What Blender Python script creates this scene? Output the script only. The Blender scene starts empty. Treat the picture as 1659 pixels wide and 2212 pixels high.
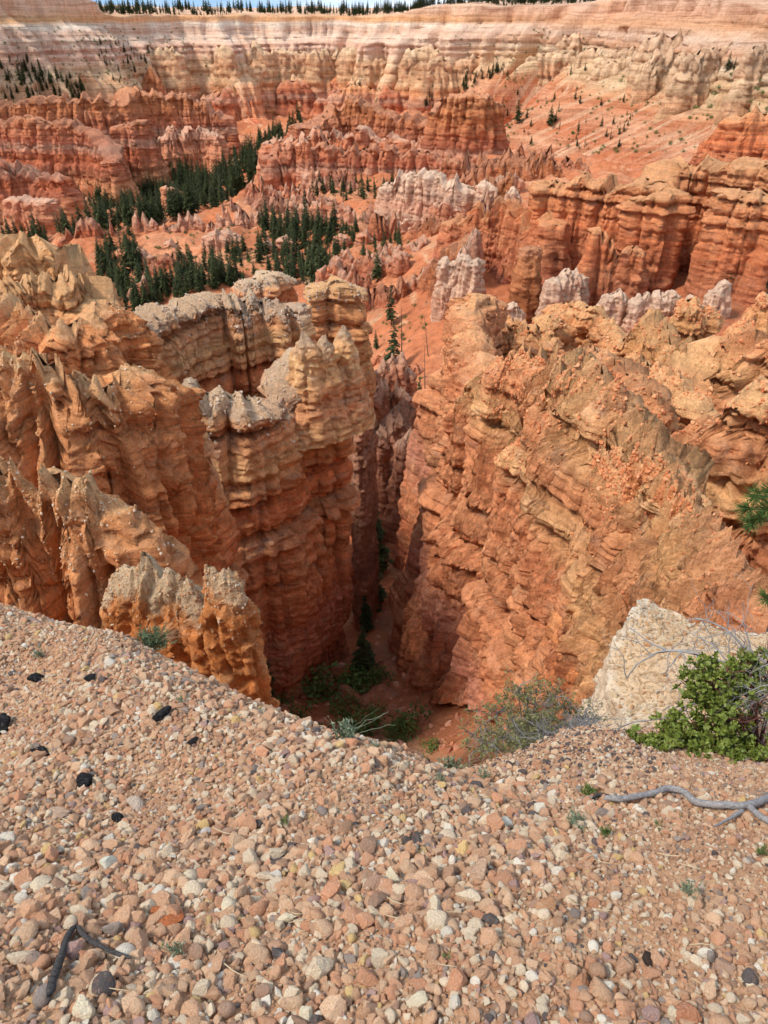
import bpy, bmesh, math, random
import numpy as np
from mathutils import Vector, Matrix

SC = bpy.context.scene
COL = SC.collection
R = math.radians

# ------------------------------------------------------------------ camera
PITCH = R(35.0)
CP, SP = math.cos(PITCH), math.sin(PITCH)
cd = bpy.data.cameras.new('camera')
cam = bpy.data.objects.new('camera', cd); COL.objects.link(cam)
cam.location = (0, 0, 0)
cam.rotation_euler = (R(90) - PITCH, 0, 0)
cd.sensor_fit = 'VERTICAL'
cd.sensor_height = 24.0
cd.lens = 24.0 * 1534.0 / 2212.0
cd.clip_start = 0.05
cd.clip_end = 20000
SC.camera = cam

# ------------------------------------------------------------------ light
SUN_DIR = Vector((-0.62, -0.25, 0.80)).normalized()
sd = bpy.data.lights.new('sun', 'SUN')
sd.energy = 2.8; sd.angle = R(11); sd.color = (1.0, 0.955, 0.89)
sun = bpy.data.objects.new('sun', sd); COL.objects.link(sun)
sun.rotation_euler = SUN_DIR.to_track_quat('Z', 'Y').to_euler()

W = bpy.data.worlds.new('World'); SC.world = W; W.use_nodes = True
nt = W.node_tree; nt.nodes.clear()
wo = nt.nodes.new('ShaderNodeOutputWorld'); bg = nt.nodes.new('ShaderNodeBackground')
sky = nt.nodes.new('ShaderNodeTexSky'); sky.sky_type = 'NISHITA'; sky.sun_disc = False
sky.sun_elevation = math.asin(SUN_DIR.z); sky.sun_rotation = math.atan2(SUN_DIR.x, SUN_DIR.y)
sky.altitude = 2400; sky.dust_density = 0.6; sky.ozone_density = 2.0
tc = nt.nodes.new('ShaderNodeTexCoord')
mp = nt.nodes.new('ShaderNodeMapping'); mp.inputs['Scale'].default_value = (1.0, 1.0, 3.2)
mp.inputs['Location'].default_value = (0.35, 0.0, 0.15)
cn = nt.nodes.new('ShaderNodeTexNoise'); cn.inputs['Scale'].default_value = 2.3
cn.inputs['Detail'].default_value = 7; cn.inputs['Roughness'].default_value = 0.55
cr = nt.nodes.new('ShaderNodeValToRGB')
cr.color_ramp.elements[0].position = 0.43; cr.color_ramp.elements[0].color = (0, 0, 0, 1)
cr.color_ramp.elements[1].position = 0.62; cr.color_ramp.elements[1].color = (1, 1, 1, 1)
cm = nt.nodes.new('ShaderNodeMix'); cm.data_type = 'RGBA'
cm.inputs[7].default_value = (6.6, 6.8, 7.1, 1)
L = nt.links.new
L(tc.outputs['Generated'], mp.inputs['Vector']); L(mp.outputs[0], cn.inputs['Vector'])
L(cn.outputs[0], cr.inputs[0]); L(cr.outputs[0], cm.inputs[0])
sm_ = nt.nodes.new('ShaderNodeMix'); sm_.data_type = 'RGBA'; sm_.inputs[0].default_value = 0.93
sm_.inputs[7].default_value = (1.7, 2.9, 4.5, 1); L(sky.outputs[0], sm_.inputs[6]); L(sm_.outputs[2], cm.inputs[6]); L(cm.outputs[2], bg.inputs[0])
bg.inputs[1].default_value = 0.148
L(bg.outputs[0], wo.inputs[0])
SC.view_settings.view_transform = 'Standard'
SC.view_settings.look = 'None'
SC.view_settings.gamma = 1.0
SC.view_settings.exposure = 0.55
SC.cycles.max_bounces = 6
SC.cycles.diffuse_bounces = 4

# ------------------------------------------------------------------ helpers
def pt(u, v, Y):
    """the place seen at (u, v) of the 1659 x 2212 photograph, Y metres ahead"""
    x = (u - 829.5) / 1534.0; q = (v - 1106.0) / 1534.0
    s = Y / (CP - q * SP)
    return (x * s, Y, (-SP - q * CP) * s)

def uv_of(p):
    p = np.asarray(p, float)
    d = p[..., 1] * CP - p[..., 2] * SP
    r = p[..., 0]; dn = -p[..., 1] * SP - p[..., 2] * CP
    return 829.5 + 1534 * r / d, 1106 + 1534 * dn / d, d

def _h(ix, iy, iz, seed):
    h = (ix * np.uint32(374761393)) ^ (iy * np.uint32(668265263)) ^ (iz * np.uint32(2147483647 - 56))
    h = h + np.uint32((seed * 2654435761) & 0xffffffff)
    h = (h ^ (h >> np.uint32(13))) * np.uint32(1274126177)
    h = (h ^ (h >> np.uint32(16))) * np.uint32(2246822519)
    return h ^ (h >> np.uint32(15))

def perlin(x, y, z, seed=0):
    x = np.asarray(x, np.float32); y = np.asarray(y, np.float32); z = np.asarray(z, np.float32)
    x, y, z = np.broadcast_arrays(x, y, z)
    fx = np.floor(x); fy = np.floor(y); fz = np.floor(z)
    ix = fx.astype(np.int32).view(np.uint32) if fx.flags.c_contiguous else fx.astype(np.int32).astype(np.uint32)
    iy = fy.astype(np.int32).astype(np.uint32); iz = fz.astype(np.int32).astype(np.uint32)
    ix = fx.astype(np.int32).astype(np.uint32)
    x = x - fx; y = y - fy; z = z - fz
    u = x * x * x * (x * (x * 6 - 15) + 10); v = y * y * y * (y * (y * 6 - 15) + 10); w = z * z * z * (z * (z * 6 - 15) + 10)
    def g(dx, dy, dz):
        h = _h(ix + np.uint32(dx), iy + np.uint32(dy), iz + np.uint32(dz), seed)
        a = (h & np.uint32(1023)).astype(np.float32) * np.float32(2 / 1023.) - 1
        b = ((h >> np.uint32(10)) & np.uint32(1023)).astype(np.float32) * np.float32(2 / 1023.) - 1
        c = ((h >> np.uint32(20)) & np.uint32(1023)).astype(np.float32) * np.float32(2 / 1023.) - 1
        return a * (x - dx) + b * (y - dy) + c * (z - dz)
    a = g(0, 0, 0); a += (g(1, 0, 0) - a) * u
    b = g(0, 1, 0); b += (g(1, 1, 0) - b) * u
    c = g(0, 0, 1); c += (g(1, 0, 1) - c) * u
    d = g(0, 1, 1); d += (g(1, 1, 1) - d) * u
    a += (b - a) * v; c += (d - c) * v
    return (a + (c - a) * w) * np.float32(1.25)

def fbm(x, y, z, seed=0, oct=4, gain=0.5):
    t = 0; a = 1.0; f = 1.0
    for i in range(oct):
        t = t + a * perlin(x * f, y * f, z * f, seed + i * 17)
        a *= gain; f *= 2.03
    return t

def billow(x, y, z, seed=0):
    """rounded lumps parted by sharp creases; about -0.5 in a crease, 0.5 on a lump"""
    return np.minimum(np.abs(perlin(x, y, z, seed)) * 2.6, 1.15) - 0.5

rngS = np.random.default_rng(11)
def strata_table(tmin, tmax, seed, near=False):
    r = np.random.default_rng(seed)
    zz = np.arange(-320, 80, 0.04); out = np.zeros_like(zz); z = -320.0
    while z < 80:
        massive = near and z < -57
        t = r.uniform(5, 13) if massive else tmin * (tmax / tmin) ** r.random(); hard = r.uniform(-0.3, 0.4)
        if massive: hard = -.25 + .35 * hard
        if r.random() < (0.4 if not massive else .12): t = r.uniform(.3, .8) * (tmin ** .5); hard = -1.0 if near else -.5
        i0, i1 = np.searchsorted(zz, [z, z + t])
        f = (zz[i0:i1] - z) / t
        b = np.minimum(1, f / 0.16) ** 0.7 * np.sqrt(np.maximum(0, 1 - 0.85 * (np.maximum(f - 0.3, 0) / 0.7) ** 2.2))
        out[i0:i1] = hard + (b - 0.55) * (.35 if massive else .8)
        z += t
    return zz, out
ST1 = strata_table(1.6, 6.0, 3)
STN = strata_table(2.0, 6.5, 5, True)
ST2 = strata_table(0.35, 1.3, 8)
def strata(z, sk=1.0):
    return np.interp(z / sk, *(STN if sk == 1 else ST1)) + (np.interp(z, [-62, -54], [.10, .30]) if sk == 1 else .3) * np.interp(z / sk + 7.3, *ST2)

def mesh_grid(name, P, close_u=False, attrs=None, mat=None, smooth=True):
    """P: (rows, cols, 3). one quad sheet"""
    M, N = P.shape[:2]
    idx = np.arange(M * N).reshape(M, N)
    if close_u: idx = np.concatenate([idx, idx[:, :1]], 1)
    q = np.stack([idx[:-1, :-1], idx[:-1, 1:], idx[1:, 1:], idx[1:, :-1]], -1).reshape(-1, 4)
    return mesh_np(name, P.reshape(-1, 3), q, attrs, mat, smooth)

def mesh_np(name, V, F, attrs=None, mat=None, smooth=True):
    me = bpy.data.meshes.new(name)
    V = np.ascontiguousarray(V, np.float32); F = np.ascontiguousarray(F, np.int32)
    nf, k = F.shape
    me.vertices.add(len(V)); me.vertices.foreach_set('co', V.ravel())
    me.loops.add(nf * k); me.loops.foreach_set('vertex_index', F.ravel())
    me.polygons.add(nf)
    me.polygons.foreach_set('loop_start', np.arange(0, nf * k, k, dtype=np.int32))
    me.polygons.foreach_set('loop_total', np.full(nf, k, np.int32))
    if smooth: me.polygons.foreach_set('use_smooth', np.ones(nf, bool))
    for an, av in (attrs or {}).items():
        av = np.ascontiguousarray(av, np.float32)
        if av.ndim == 1:
            me.attributes.new(an, 'FLOAT', 'POINT').data.foreach_set('value', av)
        else:
            me.attributes.new(an, 'FLOAT_VECTOR', 'POINT').data.foreach_set('vector', av.ravel())
    me.update()
    if mat: me.materials.append(mat)
    return me

def link(name, me, parent=None, loc=None):
    o = bpy.data.objects.new(name, me); COL.objects.link(o)
    if parent: o.parent = parent
    if loc is not None: o.location = loc
    return o

def tag(o, label=None, cat=None, group=None, kind=None):
    if label: o['label'] = label
    if cat: o['category'] = cat
    if group: o['group'] = group
    if kind: o['kind'] = kind
    return o

def resample(pts, ds):
    P = np.array(pts, float); n = len(P)
    if n == 2:
        D = P[0] + (P[1] - P[0]) * np.linspace(0, 1, 40)[:, None]
    else:
        E = np.vstack([2 * P[0] - P[1], P, 2 * P[-1] - P[-2]]); D = []
        for i in range(n - 1):
            p0, p1, p2, p3 = E[i:i + 4]; t = np.linspace(0, 1, 24, endpoint=False)[:, None]
            D.append(0.5 * (2 * p1 + (p2 - p0) * t + (2 * p0 - 5 * p1 + 4 * p2 - p3) * t ** 2 + (3 * p1 - p0 - 3 * p2 + p3) * t ** 3))
        D = np.vstack(D + [P[-1:]])
    s = np.r_[0, np.cumsum(np.hypot(*np.diff(D[:, :2], axis=0).T))]
    m = max(4, int(s[-1] / ds) + 1); q = np.linspace(0, s[-1], m)
    return np.stack([np.interp(q, s, D[:, k]) for k in range(D.shape[1])], 1), q

# ------------------------------------------------------------------ materials
class NT:
    def __init__(self, name):
        self.m = bpy.data.materials.new(name); self.m.use_nodes = True
        self.t = self.m.node_tree; self.t.nodes.clear()
        self.out = self.t.nodes.new('ShaderNodeOutputMaterial')
        self.b = self.t.nodes.new('ShaderNodeBsdfPrincipled')
        self.t.links.new(self.b.outputs[0], self.out.inputs[0])
        self.b.inputs['Roughness'].default_value = 0.95
        self.b.inputs['Specular IOR Level'].default_value = 0.15
    def n(self, typ, **kw):
        o = self.t.nodes.new('ShaderNode' + typ)
        for k, v in kw.items(): setattr(o, k, v)
        return o
    def l(self, a, b): self.t.links.new(a, b)
    def put(self, sock, v):
        if hasattr(v, 'is_output'): self.l(v, sock)
        else: sock.default_value = v
    def math(self, op, a, b=0.0, c=None, clamp=False):
        o = self.n('Math', operation=op, use_clamp=clamp)
        self.put(o.inputs[0], a); self.put(o.inputs[1], b)
        if c is not None: self.put(o.inputs[2], c)
        return o.outputs[0]
    def pos(self): return self.n('NewGeometry').outputs['Position']
    def scale(self, vec, s, loc=(0, 0, 0)):
        o = self.n('Mapping'); self.l(vec, o.inputs[0]); o.inputs['Scale'].default_value = s; o.inputs['Location'].default_value = loc
        return o.outputs[0]
    def noise(self, vec, sc, det=4, rough=0.55, dist=0.0, typ='FBM'):
        o = self.n('TexNoise', noise_type=typ); self.l(vec, o.inputs['Vector']); o.inputs['Scale'].default_value = sc
        o.inputs['Detail'].default_value = det; o.inputs['Roughness'].default_value = rough; o.inputs['Distortion'].default_value = dist
        return o.outputs[0]
    def ramp(self, fac, stops, interp='LINEAR'):
        o = self.n('ValToRGB'); e = o.color_ramp; e.interpolation = interp
        while len(e.elements) < len(stops): e.elements.new(0.5)
        for el, (p, c) in zip(e.elements, stops):
            el.position = p; el.color = (*c, 1) if len(c) == 3 else c
        self.l(fac, o.inputs[0]); return o.outputs[0]
    def step(self, x, a, b):
        o = self.n('MapRange', interpolation_type='SMOOTHSTEP'); self.put(o.inputs[0], x)
        o.inputs[1].default_value = a; o.inputs[2].default_value = b; return o.outputs[0]
    def mix(self, f, a, b, mode='MIX'):
        o = self.n('Mix', data_type='RGBA', blend_type=mode); self.put(o.inputs[0], f)
        for s, v in ((o.inputs[6], a), (o.inputs[7], b)):
            if hasattr(v, 'is_output'): self.l(v, s)
            else: s.default_value = (*v, 1) if len(v) == 3 else v
        return o.outputs[2]
    def attr(self, name, out='Fac', typ='GEOMETRY'):
        o = self.n('Attribute', attribute_type=typ, attribute_name=name); return o.outputs[out]
    def bump(self, h, strength, dist, normal=None):
        o = self.n('Bump'); self.l(h, o.inputs['Height']); o.inputs['Strength'].default_value = strength
        o.inputs['Distance'].default_value = dist
        if normal: self.l(normal, o.inputs['Normal'])
        return o.outputs[0]
    def sepz(self, v):
        o = self.n('SeparateXYZ'); self.l(v, o.inputs[0]); return o.outputs[2]

def srgb(r, g, b):
    f = lambda c: ((c / 255 + 0.055) / 1.055) ** 2.4 if c > 10 else c / 255 / 12.92
    return (f(r), f(g), f(b))

def rock_mat(name, stops, zr, warp=3.0, unit=1.0, cap=None, cap_depth=2.0, cap_amt=0.8, grey=None, grey_amt=0.5,
             band=0.35, streak=0.25, pale=None, bump=1.0, dust=None, dust_amt=0.0, pale_amt=0.5, gain=1.0):
    """layered rock: colour by height, thin beds, stains, weathered top. unit = size of the relief in metres"""
    T = NT(name); p = T.pos(); z = T.sepz(p)
    w = T.noise(p, 0.06 / unit, 3)
    zz = T.math('MULTIPLY_ADD', T.math('SUBTRACT', w, 0.5), warp * 2, z)
    f = T.n('MapRange'); T.l(zz, f.inputs[0]); f.inputs[1].default_value = zr[0]; f.inputs[2].default_value = zr[1]
    c = T.ramp(f.outputs[0], [((s - zr[0]) / (zr[1] - zr[0]), k) for s, k in stops])
    # thin beds
    cz2 = T.n('CombineXYZ'); ad2 = T.n('VectorMath', operation='ADD'); T.l(T.scale(p, (0.03 / unit, 0.03 / unit, 0.0)), ad2.inputs[0]); T.l(T.math('MULTIPLY_ADD', T.math('SUBTRACT', T.noise(p, .25 / unit, 3), .5), 1.6, T.math('MULTIPLY', zz, 2.6 / unit)), cz2.inputs[2]); T.l(cz2.outputs[0], ad2.inputs[1])
    c = T.mix(1.0, c, T.ramp(T.noise(ad2.outputs[0], 1.0, 3, .6), [(.34, (.76, .70, .67)), (.45, (1, 1, 1)), (.6, (1.03, 1.03, 1.03)), (.72, (1.16, 1.15, 1.14))]), 'MULTIPLY')
    cz = T.n('CombineXYZ'); xx = T.scale(p, (0.015 / unit, 0.015 / unit, 0.0))
    add = T.n('VectorMath', operation='ADD'); T.l(xx, add.inputs[0])
    T.l(T.math('MULTIPLY', zz, 0.9 / unit), cz.inputs[2]); T.l(cz.outputs[0], add.inputs[1])
    bn = T.noise(add.outputs[0], 1.0, 5, 0.65)
    c = T.mix(1.0, c, T.ramp(bn, [(0.3, (1 - band,) * 3), (0.5, (1, 1, 1)), (0.72, (1 + band * .7, 1 + band * .65, 1 + band * .6))]), 'MULTIPLY')
    # patches of paler, bleached stone
    pn = T.noise(p, 0.22 / unit, 5, 0.6, 0.4)
    if pale: c = T.mix(T.math('MULTIPLY', T.step(pn, 0.52, 0.72), pale_amt), c, pale)
    # grey stain on the bulges
    if grey:
        gn = T.noise(T.scale(p, (1, 1, 1.6), (31, 7, 3)), 0.33 / unit, 6, 0.68, 0.6)
        c = T.mix(T.math('MULTIPLY', T.step(gn, 0.5, 0.68), grey_amt), c, grey)
    # run-off streaks
    sn = T.noise(T.scale(p, (1, 1, 0.09)), 1.1 / unit, 4, 0.6)
    c = T.mix(1.0, c, T.ramp(sn, [(0.3, (1 - streak, 1 - streak * 1.1, 1 - streak * 1.2)), (0.55, (1, 1, 1)), (0.8, (1 + streak * .5,) * 3)]), 'MULTIPLY')
    # grain
    fn = T.noise(p, 4.5 / unit, 6, 0.72); mn = T.noise(T.scale(p, (1, 1, .7)), 0.9 / unit, 7, 0.72, .3)
    c = T.mix(1.0, c, T.ramp(mn, [(0.3, (0.68, 0.63, 0.60)), (0.45, (1.02, 1.0, .99)), (0.6, (1.1, 1.1, 1.1)), (.74, (1.3, 1.31, 1.32))]), 'MULTIPLY')
    c = T.mix(1.0, c, T.ramp(fn, [(0.28, (0.74, 0.71, 0.69)), (0.5, (1, 1, 1)), (0.75, (1.2, 1.2, 1.2))]), 'MULTIPLY')
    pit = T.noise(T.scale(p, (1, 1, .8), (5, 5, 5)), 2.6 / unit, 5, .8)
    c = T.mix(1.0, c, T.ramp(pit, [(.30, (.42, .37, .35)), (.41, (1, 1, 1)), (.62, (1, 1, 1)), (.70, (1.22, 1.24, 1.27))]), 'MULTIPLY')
    if cap:
        q = T.attr('top')
        e = T.math('MULTIPLY_ADD', T.math('SUBTRACT', T.noise(p, 0.5 / unit, 5, 0.7), 0.5), cap_depth * 2.4, q)
        c = T.mix(T.math('MULTIPLY', T.step(e, cap_depth * 1.1, cap_depth * 0.45), cap_amt), c, T.mix(T.step(fn, .35, .65), tuple(k * .7 for k in cap), tuple(k * 1.12 for k in cap)))
    if dust:
        nz = T.sepz(T.n('NewGeometry').outputs['Normal'])
        c = T.mix(T.math('MULTIPLY', T.step(T.math('MULTIPLY_ADD', T.math('SUBTRACT', fn, .5), .5, nz), 0.35, 0.75), dust_amt), c, dust)
    if gain != 1: c = T.mix(1.0, c, (gain * .98, gain * 1.03, gain * 1.02), 'MULTIPLY')
    T.l(c, T.b.inputs['Base Color'])
    b1 = T.noise(p, 1.1 / unit, 8, 0.74, 0.3)
    b2 = T.n('TexVoronoi', feature='DISTANCE_TO_EDGE'); T.l(T.scale(p, (1, 1, 1.5)), b2.inputs['Vector']); b2.inputs['Scale'].default_value = 0.8 / unit
    b3 = T.noise(T.scale(p, (1, 1, .22)), 2.2 / unit, 5, 0.65)
    n1 = T.bump(b1, 1.0 * bump, 0.75 * unit)
    n2 = T.bump(b3, 0.75 * bump, 0.32 * unit, n1)
    n3 = T.bump(T.noise(p, 6 / unit, 6, 0.75), 0.8 * bump, 0.16 * unit, n2)
    T.l(n3, T.b.inputs['Normal'])
    return T.m

ORANGE = srgb(218, 148, 104); ORANGE2 = srgb(208, 132, 92); RED = srgb(196, 116, 84); DRED = srgb(194, 118, 90)
TAN = srgb(232, 178, 126); YEL = srgb(226, 162, 108); GREY = srgb(184, 156, 136); CAPG = srgb(184, 163, 141)
PINK = srgb(214, 158, 128); WHITE = srgb(230, 190, 160); CREAM = srgb(226, 204, 172); PORANGE = srgb(222, 150, 102)
MAUVE = srgb(176, 124, 108)
near_stops = [(-110, DRED), (-90, srgb(202, 122, 88)), (-76, srgb(208, 124, 88)), (-66, srgb(206, 134, 106)), (-62, ORANGE2), (-50, ORANGE), (-45, srgb(212, 126, 80)), (-40, TAN), (-36, ORANGE), (-31, TAN), (-28, srgb(206, 150, 108)), (-20, ORANGE), (-5, TAN)]
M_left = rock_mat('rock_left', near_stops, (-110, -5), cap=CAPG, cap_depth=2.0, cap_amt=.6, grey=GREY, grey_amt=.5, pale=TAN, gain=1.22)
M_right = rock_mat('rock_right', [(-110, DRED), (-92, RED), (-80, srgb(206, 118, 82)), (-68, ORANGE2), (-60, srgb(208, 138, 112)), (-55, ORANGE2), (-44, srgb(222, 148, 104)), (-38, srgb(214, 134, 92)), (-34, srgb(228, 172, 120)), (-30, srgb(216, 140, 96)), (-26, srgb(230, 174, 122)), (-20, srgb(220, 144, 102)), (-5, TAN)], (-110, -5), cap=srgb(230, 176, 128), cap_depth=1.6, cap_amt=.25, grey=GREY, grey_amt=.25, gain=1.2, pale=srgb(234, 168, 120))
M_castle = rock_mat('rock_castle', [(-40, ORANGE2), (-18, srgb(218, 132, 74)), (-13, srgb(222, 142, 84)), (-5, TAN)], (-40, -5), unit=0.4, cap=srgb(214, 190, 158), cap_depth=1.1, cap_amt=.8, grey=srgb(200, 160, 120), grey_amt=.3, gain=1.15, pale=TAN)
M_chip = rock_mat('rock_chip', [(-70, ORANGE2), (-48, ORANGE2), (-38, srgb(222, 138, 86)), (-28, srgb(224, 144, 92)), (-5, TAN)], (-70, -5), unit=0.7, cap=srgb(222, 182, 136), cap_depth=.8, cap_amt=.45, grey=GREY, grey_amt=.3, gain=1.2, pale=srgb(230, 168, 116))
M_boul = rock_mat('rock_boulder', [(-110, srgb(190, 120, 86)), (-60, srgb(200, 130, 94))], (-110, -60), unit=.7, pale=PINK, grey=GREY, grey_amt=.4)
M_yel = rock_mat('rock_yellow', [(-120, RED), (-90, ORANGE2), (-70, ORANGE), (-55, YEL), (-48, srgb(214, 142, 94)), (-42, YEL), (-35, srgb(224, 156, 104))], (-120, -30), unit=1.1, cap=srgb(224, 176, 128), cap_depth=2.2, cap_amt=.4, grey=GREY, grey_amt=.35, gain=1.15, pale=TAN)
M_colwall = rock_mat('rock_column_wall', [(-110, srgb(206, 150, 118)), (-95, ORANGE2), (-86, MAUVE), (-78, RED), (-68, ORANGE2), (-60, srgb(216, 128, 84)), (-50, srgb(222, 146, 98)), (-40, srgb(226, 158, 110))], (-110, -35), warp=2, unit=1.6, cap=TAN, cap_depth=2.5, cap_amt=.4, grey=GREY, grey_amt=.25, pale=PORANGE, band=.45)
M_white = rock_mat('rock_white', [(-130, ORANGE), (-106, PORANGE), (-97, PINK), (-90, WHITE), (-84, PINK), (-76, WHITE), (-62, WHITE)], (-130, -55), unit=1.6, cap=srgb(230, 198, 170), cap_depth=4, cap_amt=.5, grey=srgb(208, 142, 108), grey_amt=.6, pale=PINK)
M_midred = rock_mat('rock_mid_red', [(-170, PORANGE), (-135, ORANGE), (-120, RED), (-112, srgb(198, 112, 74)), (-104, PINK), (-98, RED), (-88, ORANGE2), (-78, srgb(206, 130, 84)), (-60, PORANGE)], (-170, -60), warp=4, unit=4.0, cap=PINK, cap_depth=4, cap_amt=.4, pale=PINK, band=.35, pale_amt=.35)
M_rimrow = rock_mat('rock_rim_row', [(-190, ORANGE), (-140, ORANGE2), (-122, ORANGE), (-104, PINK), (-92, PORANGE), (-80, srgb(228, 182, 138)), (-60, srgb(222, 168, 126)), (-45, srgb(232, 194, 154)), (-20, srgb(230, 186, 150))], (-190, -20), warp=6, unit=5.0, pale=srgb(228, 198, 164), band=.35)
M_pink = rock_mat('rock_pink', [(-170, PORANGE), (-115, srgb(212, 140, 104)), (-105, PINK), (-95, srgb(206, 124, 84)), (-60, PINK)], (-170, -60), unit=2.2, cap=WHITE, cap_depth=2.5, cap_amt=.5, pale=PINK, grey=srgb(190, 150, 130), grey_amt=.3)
# ------------------------------------------------------------------ ground heights
def tps_fit(X, z, lam=1e-3):
    n = len(X); d = np.linalg.norm(X[:, None] - X[None], axis=-1)
    K = d * d * np.log(d + 1e-9) + lam * np.eye(n)
    P = np.c_[np.ones(n), X]; A = np.zeros((n + 3, n + 3)); A[:n, :n] = K; A[:n, n:] = P; A[n:, :n] = P.T
    return np.linalg.solve(A, np.r_[z, 0, 0, 0])
def tps_eval(X, w, Q):
    out = np.empty(len(Q)); n = len(X)
    for i in range(0, len(Q), 40000):
        q = Q[i:i + 40000]; d = np.linalg.norm(q[:, None] - X[None], axis=-1)
        out[i:i + 40000] = (d * d * np.log(d + 1e-9)) @ w[:n] + w[n] + q @ w[n + 1:]
    return out

ctl = [pt(*c) for c in [
    (600, 1530, 62), (750, 1490, 68), (840, 1560, 58), (950, 1600, 52), (700, 1620, 50),
    (800, 1380, 80), (815, 1290, 95), (820, 1200, 112), (825, 1100, 135), (840, 1000, 160), (850, 900, 190), (850, 800, 225),
    (810, 700, 270), (780, 640, 300), (800, 560, 360), (850, 500, 420), (700, 520, 430), (600, 640, 340), (300, 660, 370), (200, 640, 380),
    (240, 512, 470), (150, 520, 470), (480, 472, 500), (640, 458, 520), (760, 470, 510), (300, 440, 760), (150, 480, 680), (430, 380, 850), (540, 330, 950), (0, 470, 640),
    (-150, 420, 680), (600, 300, 1050), (60, 390, 740), (0, 330, 800), (200, 360, 800), (800, 400, 600), (650, 380, 680), (900, 360, 720), (750, 320, 820),
    (1000, 480, 380), (1100, 420, 450), (1200, 370, 560), (1400, 380, 560), (1659, 380, 520), (1659, 400, 400), (1300, 700, 225), (1600, 700, 200), (1100, 690, 240), (1000, 640, 250)]]
ctl += [(60, 150, -84), (45, 100, -72), (32, 60, -54), (-8, 8, -14), (0, 8, -15), (8, 10, -13), (-12, 16, -28), (0, 18, -36), (12, 20, -26), (-15, 30, -47),
        (0, 34, -60), (14, 30, -34), (26, 30, -30), (-25, 40, -58), (-40, 60, -72), (-60, 100, -88), (-60, 150, -98), (-40, 200, -112), (-120, 250, -122),
        (-160, 400, -135), (-30, 20, -32), (30, 12, -13), (-5, 3.5, -5.5), (3, 3.5, -6.5), (90, 200, -72), (110, 280, -75), (60, 45, -45)]
ctl = np.array(ctl)
def _q(x, y):
    x = np.asarray(x, float); y = np.asarray(y, float)
    return np.stack([(x / (y + 40)).ravel() * 2.2, np.log(y + 20).ravel()], -1)
_cx = _q(ctl[:, 0], ctl[:, 1]); _cw = tps_fit(_cx, ctl[:, 2], 2e-3)
def ht(x, y, detail=True):
    x = np.asarray(x, float); y = np.asarray(y, float)
    z = tps_eval(_cx, _cw, _q(x, y)).reshape(x.shape)
    if detail:
        a = np.clip((y - 40) / 400, 0.05, 1)
        b = np.clip((y - 250) / 300, 0, 1); z = z + a * (3 * billow(x / 38, y / 60, 0 * x, 71) - 2.0 * billow(x / 13, y / 22, 0 * x, 72)) - b * (9 * billow(x / 55 + .3 * y / 90, y / 90, 0 * x, 74) + 4.5 * billow(x / 24, y / 34, 0 * x, 75)) + np.clip(y / 200, .1, 1) * 0.8 * fbm(x / 5, y / 5, 0 * x, 73, 3)
    return z

def terrain():
    ys = np.exp(np.linspace(math.log(3.0 + 20), math.log(1250 + 20), 460)) - 20
    a = np.linspace(-0.80, 0.66, 280)
    Y, A = np.meshgrid(ys, a, indexing='ij'); X = A * (Y + 40)
    Z = ht(X, Y)
    T = NT('canyon_soil'); p = T.pos(); z = T.sepz(p)
    n1 = T.noise(p, 0.018, 5, .6); n2 = T.noise(p, 0.35, 6, .65); n3 = T.noise(T.scale(p, (1, .5, 1)), 0.1, 5, .6, .5)
    c = T.ramp(n1, [(0.3, srgb(168, 96, 62)), (0.5, srgb(186, 112, 74)), (0.68, srgb(198, 136, 98))])
    c = T.mix(T.step(n3, .56, .7), c, srgb(200, 150, 112))
    c = T.mix(1.0, c, T.ramp(n2, [(0.3, (.68, .64, .62)), (.5, (1, 1, 1)), (.7, (1.25, 1.25, 1.25))]), 'MULTIPLY')
    near = T.step(z, -66, -86)
    gp = T.noise(T.scale(p, (1, 1, 1), (9, 4, 0)), 0.06, 5, .6)
    c = T.mix(T.math('MULTIPLY', T.step(gp, .55, .68), .35), c, srgb(150, 120, 92))
    T.l(c, T.b.inputs['Base Color'])
    T.l(T.bump(T.noise(p, 1.2, 7, .7), 0.8, 0.5, T.bump(n2, .6, 2.0)), T.b.inputs['Normal'])
    o = link('canyon_floor', mesh_grid('canyon_floor', np.stack([X, Y, Z], -1)[:, ::1], mat=T.m))
    tag(o, kind='structure', label='orange canyon floor and talus slopes between the rock fins')
    return o
terrain()

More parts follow.
